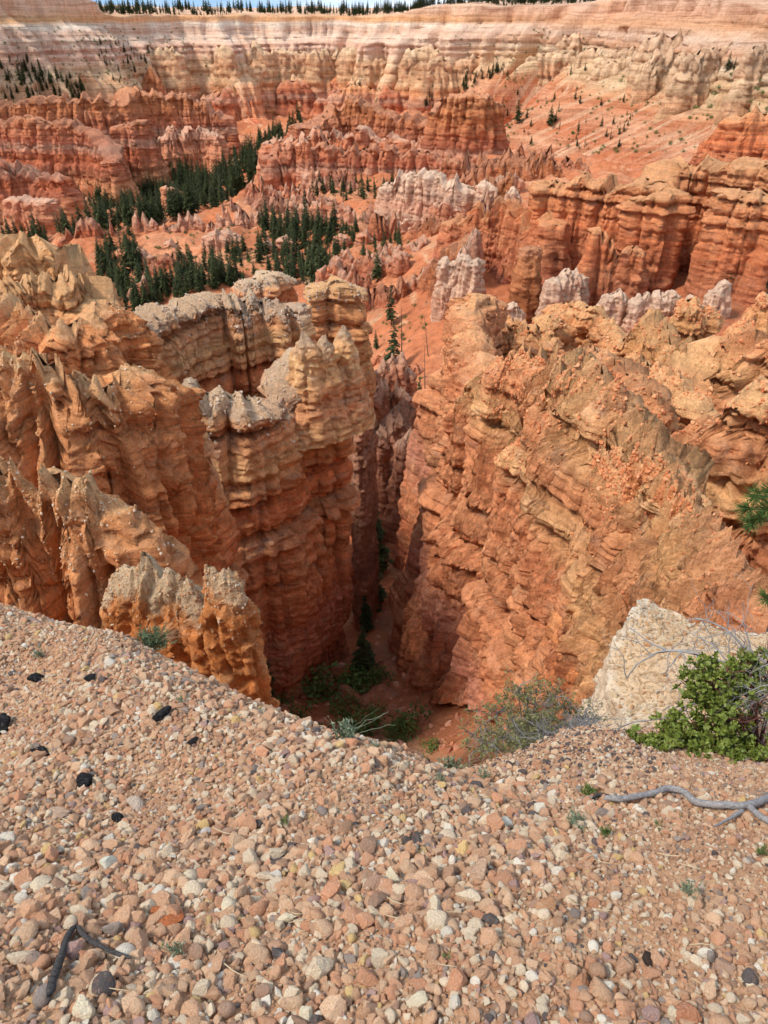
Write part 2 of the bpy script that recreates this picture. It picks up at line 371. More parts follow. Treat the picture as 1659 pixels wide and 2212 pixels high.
# ------------------------------------------------------------------ rock bodies
CRUMBS = []
def fin(name, path, w=3.0, mat=None, label=None, cat='rock fin', group=None, batter=0.07, ds=0.25, dz=0.25, round_top=1.5, top_pow=0.6,
        spike=0.0, spike_len=3.0, sa=1.0, fa=1.0, fl=4.0, la=0.8, ll=3.0, fine=0.2, sk=1.0, zb=None, seed=1, sink=5.0, px=True, ba=0.0, bl=11.0, crumbs=0, crumb=(.08, .3), crumb_q=3.0, crumb_col=0, crest=0.6, wobble=0.0, tip=None, dip=0.0):
    """a wall, ridge or tower of layered rock. path: crest points (u, v, Y) or xyz; w: half thickness below the crest"""
    pts = [pt(*c[:3]) + tuple(c[3:]) for c in path] if px else [tuple(c) for c in path]
    pts = [p if len(p) == 4 else p + (1.0,) for p in pts]
    D, s = resample(pts, ds)
    if wobble: D[:, 2] += wobble * fbm(s / 9, 0 * s + seed, 0 * s, seed + 4, 3)
    if spike:
        r = np.maximum(0, 1 - 2.4 * np.abs(perlin(s / spike_len, 0 * s + seed * 1.7, 0 * s, seed)))
        r2 = np.maximum(0, 1 - 2.4 * np.abs(perlin(s / spike_len * 2.3, 0 * s + seed * 2.9, 0 * s, seed + 5)))
        D[:, 2] += spike * (r ** 1.4 + 0.45 * r2 ** 1.3 - 0.55)
    D[:, 2] += crest * fbm(s / 1.3, 0 * s, 0 * s + seed, seed + 9, 3) * 0.5
    tx, ty = np.gradient(D[:, 0], s), np.gradient(D[:, 1], s); tl = np.hypot(tx, ty) + 1e-9; tx /= tl; ty /= tl
    k = max(5, int(round(math.pi * w / max(ds, w * .22))))
    na, nb = -ty, tx
    # closed loop: one flank, round end, other flank, round end
    ci = [np.arange(len(D))]; ox = [na]; oy = [nb]
    th = np.linspace(0, math.pi, k + 1)[1:-1]
    e = len(D) - 1
    ci.append(np.full(len(th), e)); ox.append(na[e] * np.cos(th) + tx[e] * np.sin(th)); oy.append(nb[e] * np.cos(th) + ty[e] * np.sin(th))
    ci.append(np.arange(len(D))[::-1]); ox.append(-na[::-1]); oy.append(-nb[::-1])
    ci.append(np.full(len(th), 0)); ox.append(-na[0] * np.cos(th) - tx[0] * np.sin(th)); oy.append(-nb[0] * np.cos(th) - ty[0] * np.sin(th))
    ci = np.concatenate(ci); ox = np.concatenate(ox); oy = np.concatenate(oy)
    cx, cy, hz, wm = D[ci, 0], D[ci, 1], D[ci, 2], D[ci, 3]
    # the flank turned away from the viewpoint needs fewer columns
    md = len(D) // 2; away = (na[md] * D[md, 0] + nb[md] * D[md, 1]) > 0
    n1 = len(D); n2 = len(D) + len(th); keepc = np.ones(len(ci), bool)
    if away: keepc[:n1] = (np.arange(n1) % 3 == 0) | (np.arange(n1) == n1 - 1)
    else: keepc[n2:n2 + n1] = (np.arange(n1) % 3 == 0) | (np.arange(n1) == n1 - 1)
    ci, ox, oy = ci[keepc], ox[keepc], oy[keepc]
    cx, cy, hz, wm = D[ci, 0], D[ci, 1], D[ci, 2], D[ci, 3]
    base = (ht(cx, cy, False) - sink) if zb is None else np.full(len(cx), float(zb))
    base = np.minimum(base, hz - 2)
    M = max(8, int(np.median(hz - base) / dz) + 6)
    t = np.linspace(0, 1, M)[:, None]; t = 0.25 * t ** 2.2 + 0.75 * t
    q = t * (hz - base)[None, :]
    z = hz[None, :] - q
    cap = np.minimum(1, q / (round_top * np.maximum(wm, .35)[None, :])) ** top_pow
    wid = w * wm[None, :] * cap + batter * np.maximum(q - round_top, 0)
    X = cx + ox * wid; Y = cy + oy * wid
    zw = z + 1.4 * sk * fbm(X / (26 * sk), Y / (26 * sk), z * 0, 40, 2) + .22 * sk * perlin(X / (3 * sk), Y / (3 * sk), z * 0, 44) + dip * (Y)
    S = strata(zw, sk)
    m = 0.5 + 1.0 * np.clip(0.5 + perlin(X / (6 * sk), Y / (6 * sk), z / (4 * sk), 41), 0, 1.2)
    Dp = sa * S * (.35 + .65 * m)
    Dp += fa * (billow(X / fl, Y / fl, z / (fl * 7), seed + 50) + 0.5 * billow(X / fl * 2.2, Y / fl * 2.2, z / (fl * 4), seed + 51))
    msk = np.clip(.5 + 1.6 * perlin(X / (ll * 2.6), Y / (ll * 2.6), z / (ll * 2.2), seed + 57), .12, 1.1)
    Dp += la * msk * (billow(X / ll, Y / ll, z / (ll * .7), seed + 52) + 0.35 * billow(X / ll * 2.7, Y / ll * 2.7, z / (ll * .33), seed + 53))
    Dp += .45 * la * fbm(X / (ll * .8), Y / (ll * .8), z / (ll * 1.3), seed + 58, 4, .55)
    Dp += .30 * la * billow(X / (ll * .28), Y / (ll * .28), z / (ll * 2.2), seed + 59)
    Dp += (.22 * la + .6 * fine) * (.45 - 2.2 * np.abs(perlin(X / (ll * .42), Y / (ll * .42), z / (ll * .5), seed + 60)) + .5 * (.45 - 2.2 * np.abs(perlin(X / (ll * .19), Y / (ll * .19), z / (ll * .22), seed + 61))))
    Dp += fine * fbm(X / (3 * fine + .3), Y / (3 * fine + .3), z / (2 * fine + .25), seed + 54, 3, .6)
    if ba: Dp += ba * billow(X / bl, Y / bl, z / (bl * 5), seed + 65)
    jn = np.abs(perlin(X / (fl * .62), Y / (fl * .62), z / (fl * 6), seed + 64)); Dp -= .75 * fa * np.exp(-jn / .045)
    lim = np.minimum(1.0, wid / (0.9 * (sa + fa + la) * .8 + .05))
    Dp = np.maximum(Dp * lim, -wid * 0.8)
    X = X + ox * Dp; Y = Y + oy * Dp
    jj = (0.5 * la * perlin(X / ll * 1.7, Y / ll * 1.7, z / ll * 1.7, seed + 55) + fine * perlin(X / (2 * fine + .2), Y / (2 * fine + .2), z / (2 * fine + .2), seed + 56))
    jj = jj + np.exp(-q / 2.5) * (.35 * la * billow(X / (ll * .3), Y / (ll * .3), z / (ll * .3), seed + 62) + .25 * la * fbm(X / (ll * .12), Y / (ll * .12), z / (ll * .12), seed + 63, 2))
    z = z + jj * np.minimum(1, (hz - base)[None, :] * 0 + 1)
    P = np.stack([X, Y, z], -1)
    o0 = np.array([cx.mean(), cy.mean(), base.min()]).astype(float)
    me = mesh_grid(name, (P - o0)[::-1], True, {'top': q[::-1].ravel()}, mat)
    o = link(name, me, loc=o0)
    if label: tag(o, label, cat, group)
    if crumbs: CRUMBS.append((o, P, q, crumbs, crumb, crumb_q, crumb_col, seed))
    return o
# ------------------------------------------------------------------ near fins, beyond the slope's left edge
castle = dict(w=0.6, mat=M_castle, ds=.06, dz=.07, batter=.05, round_top=1.6, top_pow=.7, crumbs=1300, crumb=(.012, .05), crumb_q=1.6, crumb_col=1, sa=.05, fa=.30, fl=1.3, la=.22, ll=.9, fine=.10, sk=.35, spike=.7, spike_len=.7, crest=.9)
fin('hoodoo', [(446, 1222, 14.3), (478, 1240, 14.2), (505, 1232, 14.2)], label='orange castle shaped pinnacle with crumbly pale top, separate from its ridge', cat='hoodoo', seed=5, **{**castle, 'w': .42, 'batter': .025, 'spike': .35}, zb=-24)
fin('rock_ridge', [(250, 1250, 16), (275, 1240, 15.6), (330, 1225, 15.2), (350, 1250, 15), (395, 1258, 14.8), (415, 1290, 14.6)], label='low ragged orange ridge with pale crumbly spikes behind the gravel edge', seed=8, **castle, zb=-25)
chip = dict(mat=M_chip, ds=.16, dz=.15, sa=.6, fa=2.1, fl=2.7, la=.55, ll=2.0, fine=.2, sk=.6, batter=.09, round_top=2.0, top_pow=.75, spike=1.5, spike_len=1.3, crest=2.0, crumbs=2400, crumb=(.03, .11), crumb_q=4.5, crumb_col=1, ba=2.0, bl=6)
fin('rock_ridge', [(-60, 1010, 31), (30, 1020, 31), (110, 1040, 31), (165, 1045, 31), (200, 1075, 31), (222, 1100, 31)], w=1.6, label='front row of spiky orange rock crusted with pale chips', seed=12, **chip)
fin('rock_ridge', [(-70, 740, 47), (30, 800, 46), (90, 775, 46), (160, 810, 47), (230, 850, 47), (285, 800, 50), (315, 820, 53)], w=2.2, label='tall spiky orange ridge with a small window hole and chip crusts', seed=13, **chip)
fin('rock_ridge', [(-60, 650, 76), (50, 670, 72), (130, 710, 70), (190, 690, 72), (235, 665, 78), (262, 700, 76)], w=2.6, label='pinkish knobbly ridge between the spiky ridge and the yellow layered fin', seed=14, **{**chip, 'ds': .2, 'dz': .2, 'spike': 1.6, 'spike_len': 2.2, 'la': .8})

big = dict(crumbs=1200, crumb=(.06, .26), crumb_q=2.2, crumb_col=2, ba=1.2, bl=10, ds=.18, dz=.16, sa=1.6, fa=1.6, fl=5.0, la=.38, ll=2.6, fine=.17)
fin('rock_fin', [(340, 840, 65), (400, 835, 65.5), (450, 845, 66), (540, 862, 67), (585, 872, 70), (612, 820, 73, 1.1), (630, 765, 75, 1.2), (655, 760, 76, 1.2), (684, 752, 77.5, 1.0)], w=2.0, mat=M_left,
    label='big layered orange fin with grey caprock forming the left wall of the slot', seed=21, batter=.03, round_top=1.3, top_pow=.6, spike=.8, spike_len=3, crest=1.6, **big)
fin('rock_column', [(352, 880, 58), (368, 895, 57.5), (385, 895, 57.5)], w=1.5, mat=M_left, label='bulging column of stacked boulders leaning on the big left fin', cat='rock column', seed=22, batter=.05, round_top=1.4, spike=.5, spike_len=2, **{**big, 'sa': 1.1})
fin('rock_fin', [(215, 735, 84), (250, 705, 88), (330, 672, 94), (400, 655, 100), (450, 640, 105), (472, 648, 108)], w=2.3, mat=M_left, label='curving fin with a broad flat grey caprock top', seed=23, batter=.05, round_top=1.1, top_pow=.55, crest=1.5, spike=1.2, spike_len=1.8, **{**big, 'sa': 1.7, 'ds': .2, 'dz': .2})
fin('rock_fin', [(478, 645, 104), (520, 640, 105), (575, 650, 106), (622, 665, 108)], w=3.6, mat=M_left, label='row of rounded bulging columns joining the grey capped fin', seed=24, batter=.04, round_top=1.0, top_pow=.55, crest=1.3, spike=1.6, spike_len=2, **{**big, 'sa': 1.6, 'fa': 2.4, 'fl': 6, 'ds': .2, 'dz': .2})
fin('rock_fin', [(545, 605, 136), (580, 588, 138), (602, 592, 142)], w=3.0, mat=M_left, label='pale grey flat topped block standing behind the bulging columns', seed=25, batter=.05, round_top=1, top_pow=.5, crest=1.8, **{**big, 'ds': .3, 'dz': .28})
fin('hoodoo', [(700, 612, 134), (722, 606, 134), (735, 612, 135)], w=3.4, mat=M_yel, label='stout yellow layered tower with pale capstone above the slot', cat='hoodoo', seed=26, batter=.07, round_top=1.2, top_pow=.5, crest=1.6, spike=1, spike_len=1.6, **{**big, 'sa': 1.4, 'ds': .3, 'dz': .28})
yel = dict(mat=M_yel, ds=.3, dz=.28, sa=1.7, fa=1.8, fl=5, la=.7, ll=3, fine=.25, batter=.1, round_top=1.8, top_pow=.6, spike=2.8, spike_len=3, crest=1.8)
fin('rock_fin', [(-60, 545, 152), (40, 520, 150), (90, 525, 152), (120, 562, 151), (140, 545, 151), (155, 590, 150)], w=4.5, label='yellow layered fin with rounded towers beside the forested slope', seed=27, **yel)
fin('rock_fin', [(-60, 640, 118), (50, 615, 124), (130, 600, 126), (190, 605, 128), (200, 660, 124)], w=4.0, label='lower yellow orange fin in front of the rounded towers', seed=28, **yel)

# ------------------------------------------------------------------ right wall of the slot and what stands behind it
rgt = dict(mat=M_right, crumbs=1800, crumb=(.05, .20), crumb_q=5, crumb_col=0, ba=2.6, bl=10, ds=.18, dz=.18, sa=1.6, fa=1.5, fl=4.5, la=.38, ll=2.6, fine=.22)
fin('rock_fin', [(1655, 1335, 21), (1610, 1290, 24), (1565, 1215, 28), (1512, 1112, 33), (1480, 1085, 35.5), (1445, 1035, 38.5), (1425, 1010, 40)], w=1.3, label='low rubbly near end of the right slot wall running down towards the pale outcrop', seed=151, zb=-52, batter=.27,
    **{**rgt, 'ds': .13, 'dz': .13, 'sa': .5, 'sk': .5, 'fa': .85, 'fl': 2.1, 'la': .34, 'll': 1.4, 'fine': .14, 'ba': 1.3, 'bl': 4.5, 'crumbs': 2200, 'crumb': (.03, .12)}, round_top=2.0, top_pow=.8, spike=2.6, spike_len=1.2, crest=1.6)
fin('rock_fin', [(1445, 1060, 39), (1395, 950, 44), (1330, 880, 50), (1280, 810, 56), (1190, 800, 64), (1110, 790, 70), (1030, 850, 76)], w=2.4,
    label='long spiky orange fin running down beside the slot as its right wall', seed=31, batter=.195, round_top=2.6, top_pow=.8, spike=3.2, spike_len=1.6, crest=2.6, **rgt)
fin('rock_fin', [(1050, 800, 84), (1032, 760, 92), (1022, 710, 100), (1030, 655, 108), (1050, 655, 112)], w=2.8, label='massive smooth tower at the far end of the right slot wall', seed=32, batter=.155, round_top=1.6, top_pow=.6, spike=1.6, spike_len=3.5, crest=.7, **{**rgt, 'ds': .24, 'dz': .24})
gy = dict(mat=M_yel, crumbs=900, crumb=(.07, .28), crumb_q=3, crumb_col=0, ba=1.5, bl=9, ds=.3, dz=.28, sa=1.6, fa=1.7, fl=4.5, la=.7, ll=2.6, fine=.24, batter=.12, round_top=2.0, top_pow=.65, crest=1.8)
fin('rock_fin', [(1040, 690, 118), (1100, 700, 122), (1160, 720, 118), (1200, 690, 124)], w=3.0, label='knobbly yellow ridge rising behind the smooth tower', seed=33, spike=2.5, spike_len=3.5, **gy)
fin('rock_fin', [(1215, 650, 134), (1260, 655, 130), (1310, 690, 126), (1340, 740, 118)], w=3.6, label='sloping yellow ledge fin with horizontal beds', seed=34, spike=2, spike_len=4, **gy)
fin('rock_fin', [(1345, 730, 112), (1390, 705, 110), (1430, 700, 106), (1470, 740, 102), (1520, 760, 98)], w=2.8, label='row of blunt yellow pinnacles on a ledge', seed=35, spike=3.2, spike_len=3.2, **gy)
fin('hoodoo', [(1482, 650, 118), (1500, 648, 118), (1525, 665, 118)], w=2.2, label='short yellow double knob standing behind the pinnacle row', cat='hoodoo', seed=36, spike=1, spike_len=2, **gy)
fin('rock_fin', [(1440, 860, 78), (1500, 800, 80), (1560, 745, 82), (1600, 760, 80), (1670, 740, 76), (1760, 760, 74)], w=3.2, label='orange fin with sharp spires at the edge of the view', seed=37, spike=4, spike_len=4, **{**gy, 'mat': M_right, 'ds': .24, 'dz': .24})
fin('rock_fin', [(1470, 960, 60), (1530, 900, 58), (1600, 860, 56), (1680, 830, 54), (1780, 850, 52)], w=3.2, label='bulging layered fin behind the long spiky fin', seed=38, spike=2.0, spike_len=3.5, **{**gy, 'mat': M_right, 'ds': .2, 'dz': .2, 'batter': .14})
fin('hoodoo', [(1610, 690, 100), (1625, 690, 100)], w=1.3, label='small yellow spire near the edge of the view', cat='hoodoo', seed=39, spike=.5, **gy)
fin('hoodoo', [(1652, 640, 104), (1672, 640, 104)], w=1.6, label='yellow knob hoodoo cut by the edge of the view', cat='hoodoo', seed=40, spike=.5, **gy)
fin('hoodoo', [(772, 885, 85), (785, 874, 88), (793, 885, 92)], w=.9, mat=M_pink, label='pale pink rib at the end of the big left fin', seed=41, cat='rock fin', batter=.02, ds=.2, dz=.2, sa=.3, fa=.4, fl=2, la=.3, ll=2, fine=.15, round_top=1.2)

# ------------------------------------------------------------------ spires inside the slot's far end
pk = dict(mat=M_pink, ds=.3, dz=.3, sa=1.2, fa=.9, fl=4, la=.7, ll=3, fine=.2, batter=.2, round_top=2.5, top_pow=.8, spike=3.5, spike_len=3.5, crest=.8)
fin('rock_spire', [(795, 800, 172), (830, 790, 174), (868, 775, 176), (880, 800, 176)], w=2.6, label='striped orange spire ridge at the far end of the slot', cat='rock spire', seed=44, **pk)
fin('rock_spire', [(810, 845, 150), (845, 835, 152), (875, 850, 150)], w=1.8, label='low pale tipped spires in front of the striped spire ridge', cat='rock spire', seed=45, **pk)
fin('rock_spire', [(828, 930, 132), (860, 890, 136), (872, 880, 138)], w=2.2, label='tan spire leaning on the right slot wall', cat='rock spire', seed=46, **pk)
fin('rock_spire', [(870, 960, 122), (888, 950, 124), (900, 960, 126)], w=1.6, label='pink crusted block at the foot of the tan spire', cat='rock spire', seed=47, **pk)
fin('rock_spire', [(815, 950, 124), (822, 935, 126)], w=1.4, label='narrow orange rib deep inside the slot', cat='rock spire', seed=48, **pk)

# ------------------------------------------------------------------ the big columned wall and its white foot
cw = dict(mat=M_colwall, ds=.45, dz=.42, sa=1.7, fa=2.8, fl=9, la=.9, ll=5, fine=.35, sk=1.0, batter=.08, round_top=1.5, top_pow=.55, crest=1.2)
fin('rock_wall', [(1190, 395, 272), (1225, 388, 270), (1290, 384, 266), (1340, 395, 262), (1400, 395, 256), (1440, 360, 262), (1500, 352, 262), (1570, 352, 256), (1640, 345, 246), (1740, 340, 236)], w=7, label='high columned orange wall with flat ledges and a dark alcove', cat='rock wall', seed=51, spike=3, spike_len=9, **cw)
fin('rock_column', [(1395, 420, 242), (1420, 410, 240), (1440, 412, 240)], w=5.0, label='great stacked buttress in front of the columned wall', cat='rock column', seed=52, spike=2, spike_len=6, **cw)
fin('rock_column', [(1590, 420, 226), (1625, 410, 224), (1660, 420, 222)], w=6, label='broad banded buttress beside the dark alcove', cat='rock column', seed=53, spike=2, spike_len=6, **cw)
fin('rock_wall', [(985, 478, 290), (1030, 452, 286), (1090, 448, 282), (1150, 470, 272), (1200, 480, 262)], w=6, label='red lower wall with knife edged ribs in front of the columned wall', cat='rock wall', seed=54, spike=5, spike_len=8, **{**cw, 'batter': .22})
fin('rock_fin', [(1010, 520, 268), (960, 560, 275), (915, 610, 285), (880, 650, 290)], w=3.4, label='orange ridge stepping down towards the slot', seed=55, spike=5, spike_len=6, **{**cw, 'mat': M_midred, 'batter': .35, 'fa': 1.5, 'sa': 1.5})
wh = dict(mat=M_white, ds=.4, dz=.4, sa=.9, fa=1.2, fl=4, la=.7, ll=3, fine=.25, batter=.14, round_top=1.5, top_pow=.6, crest=1)
fin('rock_fin', [(1030, 500, 262), (1005, 530, 260), (985, 575, 258)], w=1.5, label='white rib down the corner of the red lower wall', seed=56, spike=3, spike_len=3, **{**wh, 'mat': M_pink})
fin('rock_fin', [(965, 560, 246), (1000, 555, 244), (1030, 565, 242)], w=2.2, label='white columns under the red lower wall', seed=57, spike=2, spike_len=4, **wh)
fin('hoodoo', [(1142, 532, 232), (1152, 532, 232)], w=2.6, mat=M_midred, label='tall red hoodoo with a white capstone', cat='hoodoo', seed=58, batter=.13, ds=.4, dz=.4, sa=1.0, fa=.9, fl=4, la=.5, ll=3, fine=.2, round_top=.8)
fin('rock_fin', [(1195, 600, 222), (1225, 590, 224), (1255, 590, 226)], w=2.6, label='pale grey pink buttress beside the capped hoodoo', seed=59, spike=3, spike_len=4, **wh)
fin('rock_column', [(1290, 530, 232), (1330, 540, 232), (1372, 560, 228)], w=3.6, mat=M_colwall, label='red pinnacle cluster at the foot of the stacked buttress', cat='rock column', seed=60, spike=6, spike_len=5, **{k: v for k, v in cw.items() if k not in ('mat', 'ds', 'dz')}, ds=.45, dz=.45)
for i, (u0, v0, u1, v1, Y, l) in enumerate([(1312, 632, 1345, 630, 214, 'broad white column at the foot of the red pinnacle cluster'), (1372, 640, 1398, 632, 212, 'split white column pair under the stacked buttress'),
                                           (1420, 632, 1452, 632, 212, 'square white block beside the split column pair'), (1548, 618, 1566, 604, 206, 'slim white column under the broad banded buttress'), (1478, 660, 1490, 640, 206, 'thin pale blade between the white blocks'), (1110, 655, 1125, 668, 214, 'row of tiny pale pinnacles below the capped hoodoo')]):
    fin('rock_column', [(u0, v0, Y), (u1, v1, Y)], w=2.0, label=l, cat='rock column', seed=61 + i, spike=1.5, spike_len=3, **wh)

# ------------------------------------------------------------------ middle distance
mp_ = dict(mat=M_pink, ds=.55, dz=.5, sa=1.0, fa=1.6, fl=6, la=1.0, ll=4, fine=.3, batter=.22, round_top=3, top_pow=.8, crest=1.2)
fin('rock_ridge', [(705, 610, 330), (735, 575, 326), (770, 590, 324), (800, 560, 326), (830, 590, 318), (862, 575, 312)], w=4, label='pink and orange spired ridge where the talus meets the slot', seed=70, spike=9, spike_len=7, **mp_)
fin('rock_ridge', [(770, 645, 290), (800, 640, 288), (835, 630, 290), (880, 640, 292), (920, 650, 286)], w=3, label='small bright orange cones below the pink spired ridge', seed=71, spike=7, spike_len=6, **{**mp_, 'mat': M_midred})
fin('rock_fin', [(838, 398, 412), (875, 376, 410), (920, 380, 405), (960, 382, 400), (1008, 395, 398)], w=6, mat=M_white, label='white crowned cliff block above the orange ridge', seed=72, spike=5, spike_len=8, **{k: v for k, v in {**mp_, 'fl': 9, 'fa': 2.6, 'batter': .1}.items() if k != 'mat'})
fin('rock_column', [(945, 440, 380), (965, 430, 378), (985, 445, 378)], w=4, label='split column with a pale head below the white crowned block', cat='rock column', seed=73, spike=3, spike_len=5, **{**mp_, 'batter': .08})
for i, (u, v, Y, w, l) in enumerate([(1052, 395, 392, 4.2, 'squat white hoodoo behind the red lower wall'), (1112, 408, 385, 3.0, 'pointed white hoodoo behind the red lower wall'), (468, 497, 430, 7.5, 'broad twin topped pinnacle among the pines'), (498, 497, 432, 5.5, 'orange pinnacle leaning against the twin topped one'),
                                       (372, 522, 440, 5.5, 'low round pinnacle on the bare orange talus'), (580, 520, 425, 4.2, 'slim tall pinnacle between dark pines'), (618, 508, 430, 4.5, 'banded pinnacle behind the slim tall one'), (795, 498, 395, 4.8, 'stubby pinnacle above the pink spired ridge'), (740, 508, 400, 3.5, 'narrow pinnacle beside dark pines above the slot'),
                                       (655, 300, 640, 3.5, 'tiny pale spire on the red terrace'), (365, 402, 700, 5, 'lone pale spire standing in the valley forest'), (380, 408, 700, 4, 'short spire leaning beside the lone pale one')]):
    fin('hoodoo', [(u - 5, v + 4, Y), (u, v, Y), (u + 5, v + 5, Y)], w=w, label=l, cat='hoodoo', seed=80 + i, spike=3, spike_len=5, **{**mp_, 'mat': M_white if i < 2 else M_pink, 'batter': .13})
cone = {**mp_, 'mat': M_midred, 'ds': .7, 'dz': .6, 'batter': .3, 'fa': 2.0}
fin('rock_ridge', [(140, 520, 468), (165, 500, 470), (195, 490, 472), (222, 480, 474), (250, 495, 476)], w=4, label='jagged orange crest at the near end of the bare talus ridge', seed=95, spike=9, spike_len=8, **cone)
fin('rock_ridge', [(478, 462, 500), (510, 445, 502), (530, 455, 504), (545, 450, 505)], w=4, label='jagged comb of orange spires on the bare talus ridge', seed=96, spike=9, spike_len=8, **cone)
fin('rock_ridge', [(575, 440, 515), (600, 432, 517), (640, 440, 520)], w=4.5, label='orange wall with a toothed top on the bare talus ridge', seed=97, spike=6, spike_len=7, **cone)
fin('hoodoo', [(552, 452, 508), (560, 448, 508)], w=3, label='single cone spire between comb and toothed wall', cat='hoodoo', seed=98, spike=4, spike_len=5, **cone)
fin('rock_ridge', [(690, 445, 540), (720, 440, 545), (760, 450, 550), (800, 440, 560), (835, 430, 550)], w=4.5, label='low orange spires behind the pine slope', seed=99, spike=8, spike_len=8, **cone)
fr = dict(mat=M_midred, ds=1.0, dz=.9, sa=1.6, fa=4.5, fl=13, la=1.8, ll=10, fine=.6, sk=2.2, batter=.2, round_top=3, top_pow=.6, crest=2, sink=10)
fin('rock_wall', [(585, 350, 640), (600, 325, 645), (660, 316, 650), (740, 318, 645), (830, 322, 640), (930, 335, 630), (990, 350, 620)], w=8, label='long red fluted wall above the pine covered talus', cat='rock wall', seed=101, spike=7, spike_len=14, **fr)
fin('rock_wall', [(580, 305, 690), (615, 300, 700), (700, 290, 710), (800, 290, 700), (860, 300, 690)], w=9, label='pale spired terrace behind the long red wall', cat='rock wall', seed=102, spike=9, spike_len=14, **{**fr, 'mat': M_pink})
fin('rock_wall', [(650, 275, 780), (690, 262, 790), (730, 225, 800), (770, 215, 800), (830, 245, 790), (920, 260, 770)], w=12, label='stepped red butte behind the pale spired terrace', cat='rock wall', seed=103, spike=8, spike_len=16, **fr)
fin('rock_wall', [(948, 245, 740), (975, 206, 735), (1020, 200, 730), (1065, 215, 740)], w=9, label='square red buttress under the dark tree line', cat='rock wall', seed=104, spike=4, spike_len=14, **fr)
fin('rock_wall', [(955, 352, 560), (985, 338, 556), (1040, 350, 550), (1110, 355, 540), (1190, 365, 530)], w=8, label='row of deep red blades behind the white crowned block', cat='rock wall', seed=105, spike=10, spike_len=12, **fr)
fin('rock_wall', [(-60, 225, 860), (40, 228, 855), (110, 215, 850), (150, 210, 850), (250, 212, 860), (290, 192, 880), (350, 205, 890), (430, 215, 900), (480, 255, 900)], w=14, label='long banded orange wall above the far valley forest', cat='rock wall', seed=106, spike=8, spike_len=18, **fr)
fin('rock_column', [(268, 270, 800), (300, 262, 800)], w=11, label='smooth buttress pushed out from the long banded wall', cat='rock column', seed=107, spike=3, spike_len=12, **{**fr, 'batter': .12})
fin('rock_wall', [(-60, 262, 780), (20, 262, 780), (60, 258, 775), (130, 262, 770), (190, 275, 765), (225, 300, 750), (245, 345, 735)], w=10, label='lower orange wall stepping down to the valley forest', cat='rock wall', seed=108, spike=6, spike_len=16, **fr)
fin('rock_ridge', [(330, 295, 850), (380, 285, 860), (430, 288, 870), (470, 300, 860)], w=7, label='pale spires at the foot of the long banded wall', seed=109, spike=9, spike_len=12, **{**fr, 'mat': M_pink})
fin('rock_ridge', [(-60, 370, 620), (20, 350, 640), (70, 375, 640), (130, 385, 630)], w=7, label='low orange ledges at the left valley side', seed=110, spike=6, spike_len=12, **{**fr, 'batter': .4})
fin('rock_fin', [(30, 430, 560), (60, 425, 560), (100, 432, 558)], w=8, label='squat flat topped orange block by the valley forest', seed=111, spike=3, spike_len=10, **{**fr, 'mat': M_pink, 'batter': .12})
fin('rock_fin', [(1545, 300, 470), (1590, 248, 460), (1625, 240, 455), (1700, 235, 450)], w=9, label='pink head of rock above the columned wall', seed=112, spike=6, spike_len=12, **{**fr, 'mat': M_colwall})

# rows of small hoodoos standing all over the middle distance
rh = np.random.default_rng(123)
def hoodoo_rows(quads, n, label, group, hh=(5, 14), LL=(14, 50), mats=None, spike=(4, 9)):
    for i in range(n):
        (u0, u1, v0, v1, Y0, Y1) = quads[rh.integers(len(quads))]
        f = rh.random(); u = rh.uniform(u0, u1); Y = Y0 + (Y1 - Y0) * f + rh.normal(0, 4)
        x = pt(u, (v0 + v1) / 2, Y)[0]; a = rh.normal(0, .45); L_ = rh.uniform(*LL); h = rh.uniform(*hh)
        P = []
        for t in (-.5, -.2, .15, .5):
            xx = x + math.cos(a) * L_ * t; yy = Y + math.sin(a) * L_ * t + rh.normal(0, 1.5)
            z = float(ht(np.array([xx]), np.array([yy]))[0]); P.append((xx, yy, z + h * rh.uniform(.55, 1.1) * (1 - 1.1 * abs(t) ** 2)))
        far = Y / 420; mk = (mats or [M_pink, M_midred])[rh.integers(len(mats or [0, 0]))]; mid = sum(LL) / 2; hm = sum(hh) / 2
        fin('hoodoo_row', P, px=False, w=rh.uniform(1.6, 3.2) * max(far, .7), label='%s %s %s' % ('long' if L_ > mid else 'short', 'high' if h > hm else 'low', label), cat='hoodoo row', group=group, seed=1000 + i + int(u0), spike=rh.uniform(*spike) * max(.6, far), spike_len=5 * far, mat=mk,
            ds=.8 * far, dz=.7 * far, sa=1.0 * far, fa=1.7 * far, fl=5 * far, la=.8 * far, ll=4 * far, fine=.3 * far, batter=.28, round_top=2.5 * far, top_pow=.8, crest=1.5 * far, sink=3)
hoodoo_rows([(560, 960, 400, 470, 620, 470)], 14, 'row of orange hoodoos on the slope below the long red wall', 'hoodoo rows below the long red wall')
hoodoo_rows([(560, 980, 260, 330, 860, 690)], 16, 'row of red hoodoos on the terraces behind the long red wall', 'hoodoo rows behind the long red wall', hh=(8, 20), LL=(25, 70))
hoodoo_rows([(0, 260, 330, 420, 850, 650), (330, 500, 290, 340, 950, 850)], 14, 'row of orange hoodoos at the foot of the long banded wall', 'hoodoo rows at the foot of the banded wall', hh=(6, 16), LL=(20, 60))
hoodoo_rows([(700, 960, 560, 640, 360, 285)], 10, 'orange hoodoos round the pink spired ridge', 'hoodoo rows round the pink spired ridge', hh=(4, 10), LL=(8, 26))
hoodoo_rows([(880, 1080, 440, 520, 440, 330)], 8, 'red hoodoo blades beside the white crowned block', 'hoodoo rows beside the white crowned block', hh=(7, 16), LL=(16, 40))
hoodoo_rows([(1000, 1260, 340, 390, 620, 480)], 10, 'deep red hoodoo blades under the striped far slope', 'hoodoo rows under the striped far slope', hh=(7, 18), LL=(25, 60), mats=[M_midred])
